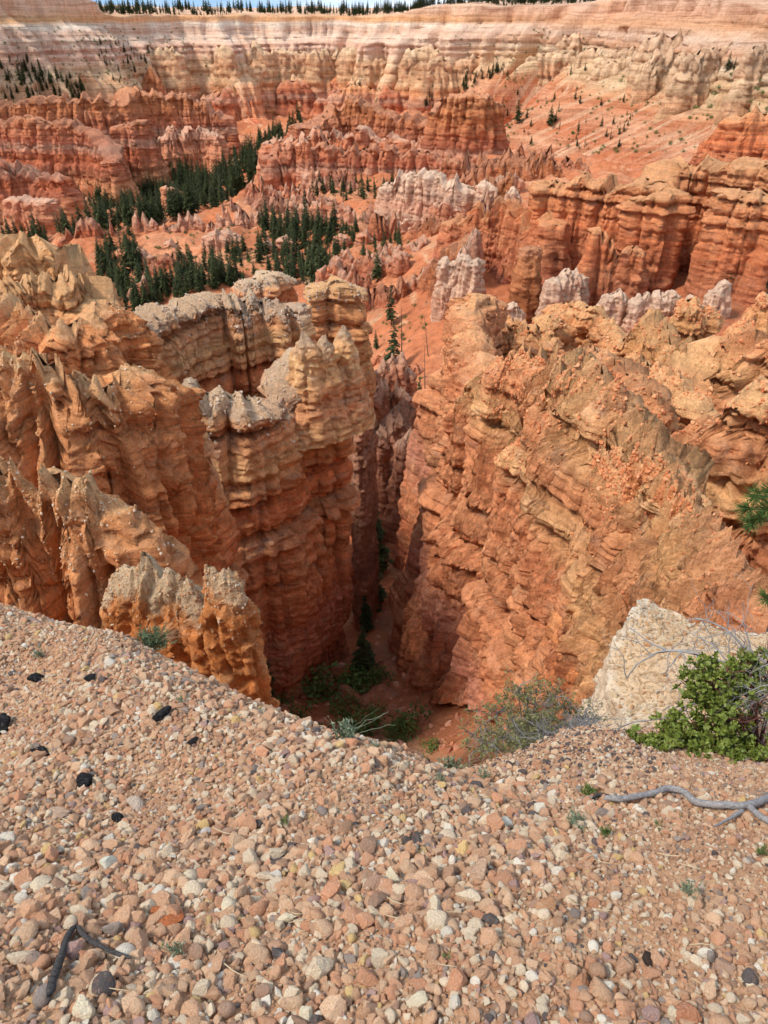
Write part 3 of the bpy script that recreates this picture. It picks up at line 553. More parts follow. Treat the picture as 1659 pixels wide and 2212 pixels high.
hoodoo_rows([(760, 900, 690, 900, 240, 150)], 9, 'pale tipped hoodoos on the slope at the slot head', 'hoodoo rows at the slot head', hh=(2, 6), LL=(5, 13), mats=[M_pink, M_boul], spike=(3, 6))
hoodoo_rows([(200, 640, 470, 640, 500, 380)], 9, 'orange hoodoos on the bare talus among pines', 'hoodoo rows on the bare talus', hh=(4, 9), LL=(8, 26))

# small peaks standing along the flank of the right slot wall
pkk = {**rgt, 'ds': .2, 'dz': .19}; pkk.update(zb=-62, batter=.14, round_top=2.4, top_pow=.8, crest=1.8)
fin('rock_fin', [(1085, 790, 68), (1120, 768, 67), (1168, 780, 65)], w=1.5, label='reddish flat headed crag on the flank of the right slot wall', seed=131, spike=1.5, spike_len=1.6, **pkk)
fin('rock_fin', [(1190, 830, 57), (1235, 800, 55), (1290, 830, 51.5), (1322, 880, 48)], w=1.2, label='cluster of bright pink orange needles on the right slot wall', seed=132, spike=3.4, spike_len=1.5, **pkk)
fin('rock_fin', [(1375, 975, 40.5), (1420, 1010, 39), (1455, 1060, 36.5), (1500, 1125, 33.5)], w=.8, label='thin jagged crest crusted with pale chips at the near end of the right wall', seed=133, spike=1.5, spike_len=1.1, **{**pkk, 'ds': .12, 'dz': .13, 'fl': 2.2, 'fa': .7, 'sa': .3, 'la': .4, 'll': 1.6, 'mat': M_chip})
fin('rock_fin', [(1018, 850, 74), (1055, 838, 72), (1098, 862, 68)], w=1.5, label='rounded shoulder of banded rock below the massive smooth tower', seed=134, spike=1.2, spike_len=2.0, **pkk)
fin('rock_fin', [(1130, 930, 58), (1165, 905, 57), (1215, 935, 53), (1255, 990, 49)], w=1.2, label='lower line of orange knobs halfway down the right slot wall', seed=135, spike=2.2, spike_len=1.6, **pkk)
fin('rock_fin', [(1235, 760, 74), (1300, 770, 70), (1370, 820, 66), (1430, 880, 60)], w=2.2, label='thin jagged ridge stepping back behind the long spiky fin', seed=136, spike=1.5, spike_len=1.8, **pkk)
fin('rock_fin', [(1370, 775, 80), (1430, 800, 76), (1490, 850, 70)], w=2.2, label='second thin jagged ridge stepping back towards the yellow pinnacles', seed=137, spike=1.5, spike_len=1.8, **pkk)
fin('rock_fin', [(1290, 980, 46), (1325, 990, 44), (1370, 1060, 40.5)], w=.9, label='small serrated rib low on the right slot wall', seed=138, spike=2.0, spike_len=1.4, **pkk)
fin('hoodoo', [(650, 715, 73), (662, 712, 73)], w=.8, mat=M_left, label='first of three small cones on the grey block', cat='hoodoo', seed=141, batter=.25, zb=-40, ds=.15, dz=.15, sa=.3, fa=.4, fl=2, la=.4, ll=1.6, round_top=2, top_pow=.9)
fin('hoodoo', [(697, 722, 74), (704, 724, 74)], w=.7, mat=M_left, label='lowest of three small cones on the grey block', cat='hoodoo', seed=142, batter=.25, zb=-40, ds=.15, dz=.15, sa=.3, fa=.4, fl=2, la=.4, ll=1.6, round_top=2, top_pow=.9)
fin('hoodoo', [(738, 705, 76), (746, 703, 76)], w=.8, mat=M_left, label='tallest of three small cones on the grey block', cat='hoodoo', seed=143, batter=.25, zb=-40, ds=.15, dz=.15, sa=.3, fa=.4, fl=2, la=.4, ll=1.6, round_top=2, top_pow=.9)

# ------------------------------------------------------------------ the far rim
def far_cliff():
    C = [pt(*c) for c in [(-420, -60, 760), (-260, -50, 880), (-100, -34, 990), (60, -20, 1080), (180, 2, 1150), (250, 32, 1200), (400, 33, 1290), (600, 34, 1350), (780, 36, 1350), (860, 30, 1300), (930, 12, 1260), (1080, 12, 1210), (1200, 12, 1180), (1330, -4, 1100), (1440, -12, 930), (1540, -6, 800), (1659, 28, 690), (1800, 60, 560), (2050, 100, 430)]]
    D, s = resample(C, 3.1)
    tx, ty = np.gradient(D[:, 0], s), np.gradient(D[:, 1], s)
    wob = 34 * perlin(s / 95, 0 * s, 0 * s, 321) + 14 * perlin(s / 37, 0 * s, 0 * s, 322)
    D[:, 0] += ty * wob; D[:, 1] -= tx * wob
    k = np.ones(121) / 121
    sm = lambda a: np.convolve(np.pad(a, 60, 'edge'), k, 'valid')
    tx, ty = sm(tx), sm(ty); tl = np.hypot(tx, ty); tx /= tl; ty /= tl
    nx, ny = ty, -tx                                     # downhill, into the canyon
    prL = np.array([(-420, 14), (-120, 5), (-12, 1), (0, 0), (5, -14), (9, -24), (28, -33), (34, -38), (46, -76), (62, -86), (74, -124), (104, -136), (116, -150), (190, -178), (330, -215)], float)
    prR = np.array([(-420, 14), (-120, 5), (-12, 1), (0, 0), (6, -6), (12, -14), (30, -24), (36, -28), (46, -54), (62, -62), (100, -86), (140, -112), (190, -142), (250, -172), (330, -205)], float)
    prL[:, 1] *= 1; arc = np.r_[0, np.cumsum(np.hypot(*np.diff(prL, axis=0).T))]
    rows = np.concatenate([np.linspace(0, arc[3], 14)[:-1], np.linspace(arc[3], arc[-1], 170)])
    seg = np.interp(rows, arc, np.arange(len(arc)))
    def ev(pr): return np.interp(seg, np.arange(len(pr)), pr[:, 0])[:, None], np.interp(seg, np.arange(len(pr)), pr[:, 1])[:, None]
    oL, zL = ev(prL); oR, zR = ev(prR)
    u = uv_of(D[:, :3])[0]
    f = np.clip((u - 850) / 420, 0, 1); f = (f * f * (3 - 2 * f))[None, :]
    off = oL * (1 - f) + oR * f; dz = zL * (1 - f) + zR * f
    off0 = off
    X = D[None, :, 0] + nx[None] * off; Y = D[None, :, 1] + ny[None] * off; Z = D[None, :, 2] * np.exp(-np.maximum(off, 0) / 150) + dz
    below = np.clip(off / 12, 0, 1)
    S2 = s[None, :] + 0 * off; S2 = S2 + 14 * perlin(S2 / 61, 0 * S2, 0 * S2, 331) + 5 * perlin(S2 / 17, off / 60, 0 * S2, 332)
    steep = np.interp(seg, np.arange(15), [0, 0, 0, .4, 1, 1, .35, 1, 1, .4, 1, .3, 1, .2, .1])[:, None]
    steepR = np.interp(seg, np.arange(15), [0, 0, 0, .3, .6, .6, .3, 1, 1, .25, .2, .15, .15, .15, .1])[:, None]
    steep = steep * (1 - f) + steepR * f
    Dp = below * np.clip(off / 60, .3, 1.6) * (46 * billow(S2 / 85, off / 420, 0 * S2, 301) + 24 * perlin(S2 / 150, off / 500, 0 * S2, 311))
    Dp += below * (18 * billow(S2 / 34, Z / 190, 0 * S2, 302) * (0.35 + .65 * steep))
    Dp += below * steep * (9 * billow(S2 / 15, Z / 120, 0 * S2, 303) + 4 * billow(S2 / 6.5, Z / 60, 0 * S2, 304))
    Dp += below * steep * 5.5 * strata(Z + 2 * fbm(S2 / 120, 0 * S2, 0 * S2, 305, 2), 2.4)
    Dp += below * (1 - steep) * (9 * billow(S2 / 17 , off / 160, 0 * S2, 306) + 16 * billow(S2 / 47 , off / 320, 0 * S2, 316) + 1.2 * fbm(S2 / 8, off / 14, 0 * S2, 307, 3))
    lift = np.interp(seg, np.arange(15), [1, 1, 1, 1, .3, 0, 0, 0, 0, 0, 0, 0, 0, 0, 0])[:, None]
    Z = Z + lift * 5 * (1 - .2 * f) * fbm(S2 / 45, off / 90, 0 * S2, 308, 3)
    X = X + nx[None] * Dp; Y = Y + ny[None] * Dp
    Z = Z + 0.5 * np.abs(1 - steep) * below * 3 * perlin(S2 / 25, off / 25, 0 * S2, 309)
    T = NT('far_rim_rock'); p = T.pos(); z = T.sepz(p); q = T.attr('run', 'Vector')
    w = T.noise(p, 0.008, 3)
    zz = T.math('MULTIPLY_ADD', T.math('SUBTRACT', w, .5), 16.0, z)
    fr_ = T.n('MapRange'); T.l(zz, fr_.inputs[0]); fr_.inputs[1].default_value = -180; fr_.inputs[2].default_value = 20
    st = [(-180, PORANGE), (-150, srgb(212, 142, 98)), (-132, srgb(196, 112, 76)), (-118, srgb(218, 150, 108)), (-108, srgb(198, 118, 80)), (-98, srgb(210, 158, 118)), (-90, srgb(200, 136, 96)), (-80, srgb(208, 172, 134)), (-70, srgb(202, 156, 116)), (-58, srgb(210, 178, 142)), (-46, srgb(212, 174, 148)), (-38, srgb(204, 162, 136)), (-30, srgb(216, 190, 166)), (-20, srgb(206, 170, 144)), (-12, srgb(220, 202, 180)), (-6, srgb(206, 154, 106)), (6, srgb(212, 176, 148)), (20, srgb(206, 172, 142))]
    c = T.ramp(fr_.outputs[0], [((a + 180) / 200, b) for a, b in st])
    sr = [(-180, srgb(206, 142, 100)), (-150, srgb(198, 124, 84)), (-128, srgb(206, 140, 100)), (-112, srgb(192, 112, 74)), (-100, srgb(208, 150, 114)), (-90, srgb(194, 116, 78)), (-78, srgb(208, 148, 112)), (-70, srgb(200, 128, 88)), (-63, srgb(214, 160, 118)), (-56, srgb(214, 182, 142)), (-44, srgb(212, 174, 132)), (-36, srgb(214, 190, 158)), (-26, srgb(204, 156, 122)), (-18, srgb(216, 184, 158)), (-8, srgb(208, 158, 120)), (4, srgb(214, 168, 138)), (20, srgb(216, 186, 160))]
    c = T.mix(T.attr('side'), c, T.ramp(fr_.outputs[0], [((a + 180) / 200, b) for a, b in sr]))
    cz = T.n('CombineXYZ'); T.l(T.math('MULTIPLY', zz, .28), cz.inputs[2]); ad = T.n('VectorMath', operation='ADD'); T.l(cz.outputs[0], ad.inputs[0]); T.l(T.scale(p, (.003, .003, 0)), ad.inputs[1])
    bn = T.noise(ad.outputs[0], 1, 5, .65)
    c = T.mix(1.0, c, T.ramp(bn, [(.3, (.72, .68, .65)), (.5, (1, 1, 1)), (.7, (1.14, 1.16, 1.18))]), 'MULTIPLY')
    cz2 = T.n('CombineXYZ'); ad2 = T.n('VectorMath', operation='ADD'); T.l(T.scale(p, (.012, .012, 0)), ad2.inputs[0]); T.l(T.math('MULTIPLY', zz, .75), cz2.inputs[2]); T.l(cz2.outputs[0], ad2.inputs[1])
    c = T.mix(1.0, c, T.ramp(T.noise(ad2.outputs[0], 1.0, 3, .6), [(.36, (.74, .68, .64)), (.46, (1, 1, 1)), (.6, (1, 1, 1)), (.7, (1.14, 1.14, 1.14))]), 'MULTIPLY')
    # pale scree running down the lower slopes
    stn = T.noise(T.scale(q, (.13, .008, 0)), 1.0, 6, .62, .3)
    lo = T.step(z, -40, -64)
    c = T.mix(T.math('MULTIPLY', T.math('MULTIPLY', T.step(stn, .5, .66), lo), T.math('MULTIPLY', T.attr('scree'), .75)), c, srgb(228, 200, 164))
    pn = T.noise(p, .03, 5, .6)
    c = T.mix(T.math('MULTIPLY', T.step(pn, .55, .7), .4), c, srgb(214, 150, 106))
    vs = T.noise(T.scale(p, (1, 1, .12)), .35, 6, .7)
    c = T.mix(1.0, c, T.ramp(vs, [(.32, (.80, .76, .73)), (.5, (1, 1, 1)), (.7, (1.12, 1.12, 1.12))]), 'MULTIPLY')
    c = T.mix(1.0, c, T.ramp(T.noise(p, .6, 5, .7), [(.3, (.82, .81, .8)), (.5, (1, 1, 1)), (.72, (1.12, 1.12, 1.12))]), 'MULTIPLY')
    c = T.mix(1.0, c, T.mix(T.attr('side'), (1.2, 1.17, 1.17), (1.04, 1.0, .98)), 'MULTIPLY')
    T.l(c, T.b.inputs['Base Color'])
    T.l(T.bump(T.noise(T.scale(p, (1, 1, .3)), .4, 7, .72), .9, 2.2, T.bump(T.noise(T.scale(p, (1, 1, 1.5)), .14, 7, .68), .8, 4.0)), T.b.inputs['Normal'])
    P = np.stack([X, Y, Z], -1)
    o = link('rim_cliff', mesh_grid('rim_cliff', P, False, {'run': np.stack([S2, off, Z], -1).reshape(-1, 3), 'scree': (1 - steep * .8).ravel(), 'side': np.broadcast_to(f, off.shape).ravel()}, T.m))
    tag(o, 'pale banded cliffs of the far canyon rim above orange slopes', kind='structure')
    return o, P, np.broadcast_to(f, off.shape), off
RIM, RIM_P, RIM_F, RIM_OFF = far_cliff()

# fluted spurs and rows of pinnacles standing out from the far cliff
RU, RV, RD = uv_of(RIM_P.reshape(-1, 3)); RPF = RIM_P.reshape(-1, 3); ROF = RIM_OFF.ravel()
def rpick(u, v):
    m = np.where((np.abs(RU - u) < 4) & (np.abs(RV - v) < 4) & (ROF > 0))[0]
    return RPF[m[np.argmin(RD[m])]] if len(m) else None
for (quads, n, label, group, hh, LL, mats) in [([(330, 1150, 120, 175)], 16, 'pale fluted spur standing out from the far rim cliff', 'pale fluted spurs of the far cliff', (14, 30), (22, 70), [M_rimrow]),
        ([(300, 1000, 180, 235)], 16, 'orange fluted spur at the foot of the far rim cliff', 'orange fluted spurs of the far cliff', (12, 26), (25, 80), [M_rimrow, M_midred]),
        ([(1000, 1659, 95, 150)], 12, 'pale row of columns along the top of the striped far slope', 'pale column rows above the striped slope', (7, 15), (20, 70), [M_rimrow])]:
    for i in range(n):
        q = quads[0]; P = rpick(rh.uniform(q[0], q[1]), rh.uniform(q[2], q[3]))
        if P is None: continue
        L_ = rh.uniform(*LL); h = rh.uniform(*hh); a = rh.normal(0, .3); far = P[1] / 420
        pth = [(P[0] + math.cos(a) * L_ * t, P[1] + math.sin(a) * L_ * t - 2, P[2] + h * rh.uniform(.5, 1.0) * (1 - abs(t))) for t in (-.5, -.2, .15, .5)]
        fin('cliff_spur', pth, px=False, zb=P[2] - 75, w=rh.uniform(3, 6) * far * .5, label='%s %s %s' % ('wide' if L_ > sum(LL) / 2 else 'narrow', 'high' if h > sum(hh) / 2 else 'low', label), cat='cliff spur', group=group, seed=2000 + i + int(q[2]), spike=rh.uniform(4, 10), spike_len=5 * far, mat=mats[i % len(mats)],
            ds=.9 * far, dz=1.0 * far, sa=1.0 * far, fa=1.8 * far, fl=5 * far, la=.6 * far, ll=4 * far, fine=.3 * far, batter=.22, round_top=2 * far, top_pow=.8, crest=1.5 * far, sk=2.2)
# ------------------------------------------------------------------ the gravel slope under the camera
gc = [pt(*c) for c in [(0, 2212, .556), (829, 2212, .556), (1659, 2212, .556), (-300, 2212, .556), (1960, 2212, .556), (0, 1900, .96), (829, 1900, .953), (1659, 1900, .94),
    (0, 1310, 3.3), (100, 1345, 3.1), (200, 1368, 2.95), (300, 1390, 2.75), (400, 1445, 2.5), (480, 1490, 2.33), (540, 1515, 2.22), (620, 1548, 2.1), (700, 1580, 1.95), (800, 1603, 1.85), (880, 1622, 1.8), (960, 1662, 1.75),
    (0, 1500, 2.25), (300, 1700, 1.5), (-300, 1250, 3.5), (-300, 1600, 1.9),
    (1040, 1652, 2.05), (1150, 1618, 2.55), (1300, 1582, 2.9), (1450, 1610, 2.5), (1600, 1640, 2.0), (1659, 1575, 2.5), (1900, 1560, 2.5), (1300, 1700, 1.55), (1100, 1705, 1.58), (1659, 1750, 1.38), (1000, 1800, 1.17), (600, 1800, 1.17)]]
gc += [pt(u, v + d, Y * k) for (u, v, Y) in [(-300, 1250, 3.5), (0, 1310, 3.3), (200, 1368, 2.95), (400, 1445, 2.5), (540, 1515, 2.22), (700, 1580, 1.95), (830, 1610, 1.82), (960, 1662, 1.75), (1040, 1652, 2.05), (1150, 1618, 2.55), (1300, 1582, 2.9), (1450, 1575, 3.0), (1659, 1550, 3.1), (1900, 1540, 3.1)] for d, k in ((60, 1.22), (190, 1.7))]
gc += [(x, -1.2, -1.1) for x in (-3, 0, 3)] + [(x, 7.5, -17) for x in (-7, -3, 0, 3, 7)]
gc = np.array(gc); _gw = tps_fit(gc[:, :2], gc[:, 2], 2e-3)
GX = np.linspace(-5.2, 5.2, 230); GY = np.linspace(-1.2, 6.4, 190)
_gy, _gx = np.meshgrid(GY, GX, indexing='ij')
GZ = tps_eval(gc[:, :2], _gw, np.stack([_gx.ravel(), _gy.ravel()], 1)).reshape(_gx.shape)
GZ += 0.035 * fbm(_gx * 1.6, _gy * 1.6, 0 * _gx, 401, 3) + .008 * fbm(_gx * 14, _gy * 14, 0 * _gx, 402, 2)
def gz(x, y):
    fx = np.clip((np.asarray(x, float) - GX[0]) / (GX[1] - GX[0]), 0, len(GX) - 1.001); fy = np.clip((np.asarray(y, float) - GY[0]) / (GY[1] - GY[0]), 0, len(GY) - 1.001)
    i = fy.astype(int); j = fx.astype(int); a = fy - i; b = fx - j
    return (GZ[i, j] * (1 - a) * (1 - b) + GZ[i + 1, j] * a * (1 - b) + GZ[i, j + 1] * (1 - a) * b + GZ[i + 1, j + 1] * a * b)
def gpick(u, v):
    Ys = np.linspace(0.3, 6, 1500); P = np.array([pt(u, v, Y) for Y in Ys]); d = P[:, 2] - gz(P[:, 0], P[:, 1])
    k = np.argmax(d < 0) if (d < 0).any() else len(Ys) - 1
    return P[k]

T = NT('gravel_soil'); p = T.pos()
c = T.ramp(T.noise(p, 3.0, 6, .65), [(.3, srgb(176, 128, 96)), (.5, srgb(204, 156, 118)), (.7, srgb(220, 180, 142))])
c = T.mix(1.0, c, T.ramp(T.noise(p, 90, 4, .7), [(.3, (.6, .58, .56)), (.5, (1, 1, 1)), (.7, (1.15, 1.15, 1.15))]), 'MULTIPLY')
T.l(c, T.b.inputs['Base Color']); T.l(T.bump(T.noise(p, 60, 6, .7), .9, .02), T.b.inputs['Normal'])
tag(link('gravel_slope', mesh_grid('gravel_slope', np.stack([_gx, _gy, GZ], -1), mat=T.m)), 'steep slope of tan gravel at the viewpoint edge', kind='structure')

# stones: rounded polyhedra, a dozen shapes
def stone_shape(seed, n=13, p=16, sub=3, rough=.05):
    r = np.random.default_rng(seed); bm = bmesh.new(); bmesh.ops.create_icosphere(bm, subdivisions=sub, radius=1)
    V = np.array([v.co[:] for v in bm.verts]); F = np.array([[v.index for v in f.verts] for f in bm.faces]); bm.free()
    N = r.normal(size=(n, 3)); N /= np.linalg.norm(N, axis=1)[:, None]; d = r.uniform(.62, 1.0, n)
    rad = (np.maximum(V @ N.T / d, 0) ** p).sum(1) ** (-1 / p)
    rad = np.minimum(rad, 1.45) * (1 + rough * fbm(V[:, 0] * 2.2, V[:, 1] * 2.2, V[:, 2] * 2.2, seed, 3))
    V = V * rad[:, None]; V -= (V.max(0) + V.min(0)) / 2; V *= np.array([1, r.uniform(.68, .95), r.uniform(.45, .75)]); V /= np.abs(V[:, 0]).max()
    return V, F
def sharpen(me, ang=.38):
    bm = bmesh.new(); bm.from_mesh(me)
    for e in bm.edges: e.smooth = not (len(e.link_faces) == 2 and e.calc_face_angle() > ang)
    bm.to_mesh(me); bm.free(); return me
def stone_material(name, typ):
    T = NT(name); p = T.n('TexCoord').outputs['Object']
    col = T.attr('tint', 'Vector', 'INSTANCER') if typ == 'inst' else T.n('ObjectInfo').outputs['Color']
    rnd = T.n('ObjectInfo').outputs['Random']
    off = T.n('VectorMath', operation='ADD'); T.l(p, off.inputs[0]); cx = T.n('CombineXYZ'); T.l(T.math('MULTIPLY', rnd, 40), cx.inputs[0]); T.l(cx.outputs[0], off.inputs[1])
    q = off.outputs[0]
    c = T.mix(T.math('MULTIPLY', T.step(T.noise(q, 1.3, 5, .65, .5), .5, .66), .4), col, T.mix(.5, col, srgb(214, 132, 92)))
    c = T.mix(T.math('MULTIPLY', T.step(T.noise(q, 1.7, 4, .6), .55, .7), .4), c, T.mix(.5, col, (.75, .68, .58)))
    c = T.mix(1.0, c, T.ramp(T.noise(q, 6, 5, .75), [(.28, (.72, .7, .68)), (.5, (1, 1, 1)), (.75, (1.15, 1.15, 1.15))]), 'MULTIPLY')
    T.l(c, T.b.inputs['Base Color']); T.b.inputs['Roughness'].default_value = .85
    T.l(T.bump(T.noise(q, 5, 6, .7), .7, .12), T.b.inputs['Normal'])
    return T.m
M_stone_i = stone_material('gravel_stone', 'inst'); M_stone_o = stone_material('loose_stone', 'obj')
SH = [stone_shape(500 + i, n=[8, 9, 11, 13][i % 4], p=40, rough=.07) for i in range(11)] + [stone_shape(520 + i, n=60, p=5, rough=.03) for i in range(3)]
st_col = bpy.data.collections.new('stone_sources')
for i, (V, F) in enumerate(SH):
    me = sharpen(mesh_np('gravel_piece', V, F, mat=M_stone_i, smooth=True)); o = bpy.data.objects.new('gravel_piece_%02d' % i, me); st_col.objects.link(o)
ST_ME = [sharpen(mesh_np('stone', V, F, mat=M_stone_o)) for V, F in SH]

rg = np.random.default_rng(77)
PAL = [((214, 164, 128), 30, 'tan'), ((222, 178, 142), 26, 'tan'), ((214, 156, 120), 16, 'pinkish orange'), ((232, 204, 172), 26, 'cream'), ((236, 218, 196), 6, 'chalky white'), ((214, 152, 116), 5, 'pinkish orange'),
       ((198, 152, 120), 13, 'brown'), ((176, 138, 114), 7, 'brown'), ((222, 182, 124), 2, 'yellow'), ((160, 142, 130), 4, 'grey'), ((100, 90, 86), 1.6, 'dark grey'), ((184, 146, 134), 3, 'mauve')]
pw = np.array([k[1] for k in PAL], float); pw /= pw.sum()
N = 620000
x = rg.uniform(-4.6, 4.6, N); y = rg.uniform(-.6, 4.9, N); z = gz(x, y)
u, v, dep = uv_of(np.stack([x, y, z], 1))
inv = (dep > .5) & (u > -260) & (u < 1920) & (v < 2420) & (v > 1200); keep = inv | (rg.random(N) < .55)
gyy = (gz(x, y + .05) - gz(x, y - .05)) / .1; gxx = (gz(x + .05, y) - gz(x - .05, y)) / .1
keep &= gyy > -2.6
x, y, z, u, v, dep, gxx, gyy, inv = [a[keep] for a in (x, y, z, u, v, dep, gxx, gyy, inv)]
N = len(x)
d = np.clip(np.exp(rg.normal(math.log(.0116), .47, N)), .0052, .037)
shelf = np.clip((x - .35) * 1.3 + (y - 1.5) * .8, 0, 1); d *= 1 - .38 * shelf
lay = rg.random(N) < .3; d[lay] *= .6
bare = fbm(x * 1.7, y * 1.7, 0 * x, 431, 3); d *= np.clip(1.05 + .7 * bare, .68, 1.3)
kind = rg.choice(len(PAL), N, p=pw); idx = rg.integers(0, 11, N)
rd = rg.random(N) < .05 + .12 * (y < 1.0); idx[rd] = rg.integers(11, 14, rd.sum())
fine = rg.random(N) < .5; kind[(d < .009) & fine & (rg.random(N) < .10)] = 10
lit = (u > 1040) & (u < 1420) & (v > 1560) & (v < 1690) & (rg.random(N) < .3 * np.clip((1690 - v) / 60, 0, 1)); kind[lit] = 10
tint = np.array([srgb(*PAL[k][0]) for k in range(len(PAL))])[kind] * rg.uniform(1.02, 1.36, N)[:, None] * [1.0, 1.03, 1.03]
rot = np.stack([rg.normal(0, .42, N), rg.normal(0, .42, N), rg.uniform(0, 6.28, N)], 1)
rot[:, 0] += np.arctan(gyy) * .8; rot[:, 1] -= np.arctan(gxx) * .8
pz = z + d * rg.uniform(-.05, .42, N) + (d > .02) * d * .06
d[~inv] *= 1.25; px_ = np.where(inv & (u > -20) & (u < 1680) & (v < 2230), d / np.maximum(dep, .3), 0)
big_i = np.argsort(-px_)[:284]
rest = np.ones(N, bool); rest[big_i] = False
me = bpy.data.meshes.new('gravel'); me.vertices.add(rest.sum())
me.vertices.foreach_set('co', np.stack([x, y, pz], 1)[rest].astype(np.float32).ravel())
for nm, typ, key, arr in (('rot', 'FLOAT_VECTOR', 'vector', rot), ('tint', 'FLOAT_VECTOR', 'vector', tint)):
    me.attributes.new(nm, typ, 'POINT').data.foreach_set(key, arr[rest].astype(np.float32).ravel())
me.attributes.new('size', 'FLOAT', 'POINT').data.foreach_set('value', (d[rest] * .62).astype(np.float32))
me.attributes.new('pick', 'INT', 'POINT').data.foreach_set('value', idx[rest].astype(np.int32))
def scatter_group(name, coll):
    g = bpy.data.node_groups.new(name, 'GeometryNodeTree')
    g.interface.new_socket('Geometry', in_out='INPUT', socket_type='NodeSocketGeometry'); g.interface.new_socket('Geometry', in_out='OUTPUT', socket_type='NodeSocketGeometry')
    n = g.nodes.new; a = n('NodeGroupInput'); b = n('NodeGroupOutput'); i = n('GeometryNodeInstanceOnPoints'); c = n('GeometryNodeCollectionInfo')
    c.inputs[0].default_value = coll; c.inputs[1].default_value = True; c.inputs[2].default_value = True
    def na(nm, typ):
        k = n('GeometryNodeInputNamedAttribute'); k.data_type = typ; k.inputs[0].default_value = nm; return k.outputs[0]
    l = g.links.new
    l(a.outputs[0], i.inputs['Points']); l(c.outputs[0], i.inputs['Instance']); i.inputs['Pick Instance'].default_value = True
    l(na('pick', 'INT'), i.inputs['Instance Index']); l(na('rot', 'FLOAT_VECTOR'), i.inputs['Rotation']); l(na('size', 'FLOAT'), i.inputs['Scale'])
    l(i.outputs[0], b.inputs[0]); return g
go = link('gravel', me); go.modifiers.new('scatter', 'NODES').node_group = scatter_group('gravel_scatter', st_col)
tag(go, 'loose tan and orange gravel covering the slope', kind='stuff')
for k in big_i:
    o = link('stone', ST_ME[idx[k]], loc=(x[k], y[k], pz[k])); o.rotation_euler = rot[k]; o.scale = (d[k] * .62,) * 3
    o.color = (*np.clip(tint[k], 0, 1), 1); w = PAL[kind[k]][2]; big_ = 'large' if d[k] > .032 else 'middling' if d[k] > .026 else 'small'; wh_ = 'by the gravel edge' if dep[k] > 2.1 else 'halfway down the gravel slope' if dep[k] > 1.65 else 'low on the gravel slope'
    tag(o, '%s %s %s stone lying loose %s' % (big_, w, 'rounded' if idx[k] >= 11 else ['chunky', 'blocky', 'pointed', 'flattish'][idx[k] % 4] + ' angular', wh_), 'stone', 'loose %s stones on the gravel slope' % w)

def boulder(u, v, px, mat, label, cat='rock', name='rock', seed=1, col=(.05, .05, .05), rz=0.0, flat=1.0, lift=.25):
    P = gpick(u, v); dp = uv_of(P)[2]; r = px / 1534 * dp
    V, F = stone_shape(seed, n=18, p=12, sub=4, rough=.16)
    o = link(name, mesh_np(name, V, F, mat=mat), loc=(P[0], P[1], P[2] + .012 + r * lift)); o.scale = (r, r, r * flat); o.rotation_euler = (math.atan(-.5), .1, rz); o.color = (*col, 1)
    tag(o, label, cat); return o
T = NT('dark_cinder'); q = T.n('TexCoord').outputs['Object']
T.l(T.ramp(T.noise(q, 4, 6, .75), [(.35, (.018, .018, .02)), (.55, (.06, .058, .06)), (.72, (.30, .28, .27))]), T.b.inputs['Base Color'])
T.l(T.bump(T.noise(q, 7, 6, .75), 1, .3), T.b.inputs['Normal']); M_black = T.m
for i, (u_, v_, px, l) in enumerate([(81, 1472, 20, 'round black cinder rock near the top of the gravel slope'), (352, 1549, 22, 'black rock with white specks lying among tan gravel below the grey tuft'), (4, 1578, 30, 'black rock cut by the edge of the picture'),
        (196, 1470, 13, 'small black rock beside the round cinder rock'), (92, 1632, 14, 'dark charcoal lump below the black rock at the edge'), (186, 1692, 18, 'dark brown porous stone in the middle of the gravel slope'), (258, 1775, 17, 'black speckled stone beside a pale wedge shaped stone'),
        (418, 1606, 12, 'small black lump on the upper gravel slope'), (725, 1592, 8, 'tiny black lump by the tall grey plant')]):
    boulder(u_, v_, px, M_black, l, seed=600 + i, flat=.85, rz=i)
for i, (u_, v_, px, l, cl, fl) in enumerate([(362, 1990, 38, 'flat orange slab of stone with a jagged edge', (206, 120, 74), .38), (457, 2108, 19, 'bright white angular stone near the burnt stick', (240, 228, 214), .9), (77, 2082, 25, 'smooth round grey stone beside the burnt stick', (176, 150, 132), .8),
        (445, 1805, 15, 'small clean white stone on the middle slope', (238, 226, 214), .8), (296, 1745, 24, 'pale wedge shaped stone above the black speckled stone', (226, 200, 176), .6), (130, 1765, 24, 'blocky cream stone on the left of the slope', (224, 186, 156), .6),
        (1030, 1895, 33, 'large flat cream boulder flush with the gravel', (220, 180, 148), .5), (1090, 1910, 26, 'pinkish boulder beside the flat cream one', (212, 158, 124), .7), (1250, 2135, 30, 'orange tan block standing on edge low on the slope', (212, 150, 110), .8), (1300, 2150, 32, 'pale tan block leaning on the orange tan block', (224, 178, 140), .8),
        (1180, 1965, 27, 'square tan block in the middle of the slope', (212, 158, 116), .8), (1490, 1945, 26, 'flat pale stone in the middle right gravel', (226, 184, 146), .5), (1480, 2205, 30, 'pinkish orange block at the lower edge of the view', (208, 142, 106), .8), (1395, 2080, 18, 'dark burnt lump with rough edges low on the slope', (60, 54, 50), .8), (1130, 1715, 18, 'upright pale tan stone near the dead branch', (226, 190, 160), .9)]):
    boulder(u_, v_, px, M_stone_o, l, 'stone', 'stone', 640 + i, srgb(*cl), rz=i * 1.3, flat=fl, lift=.2)

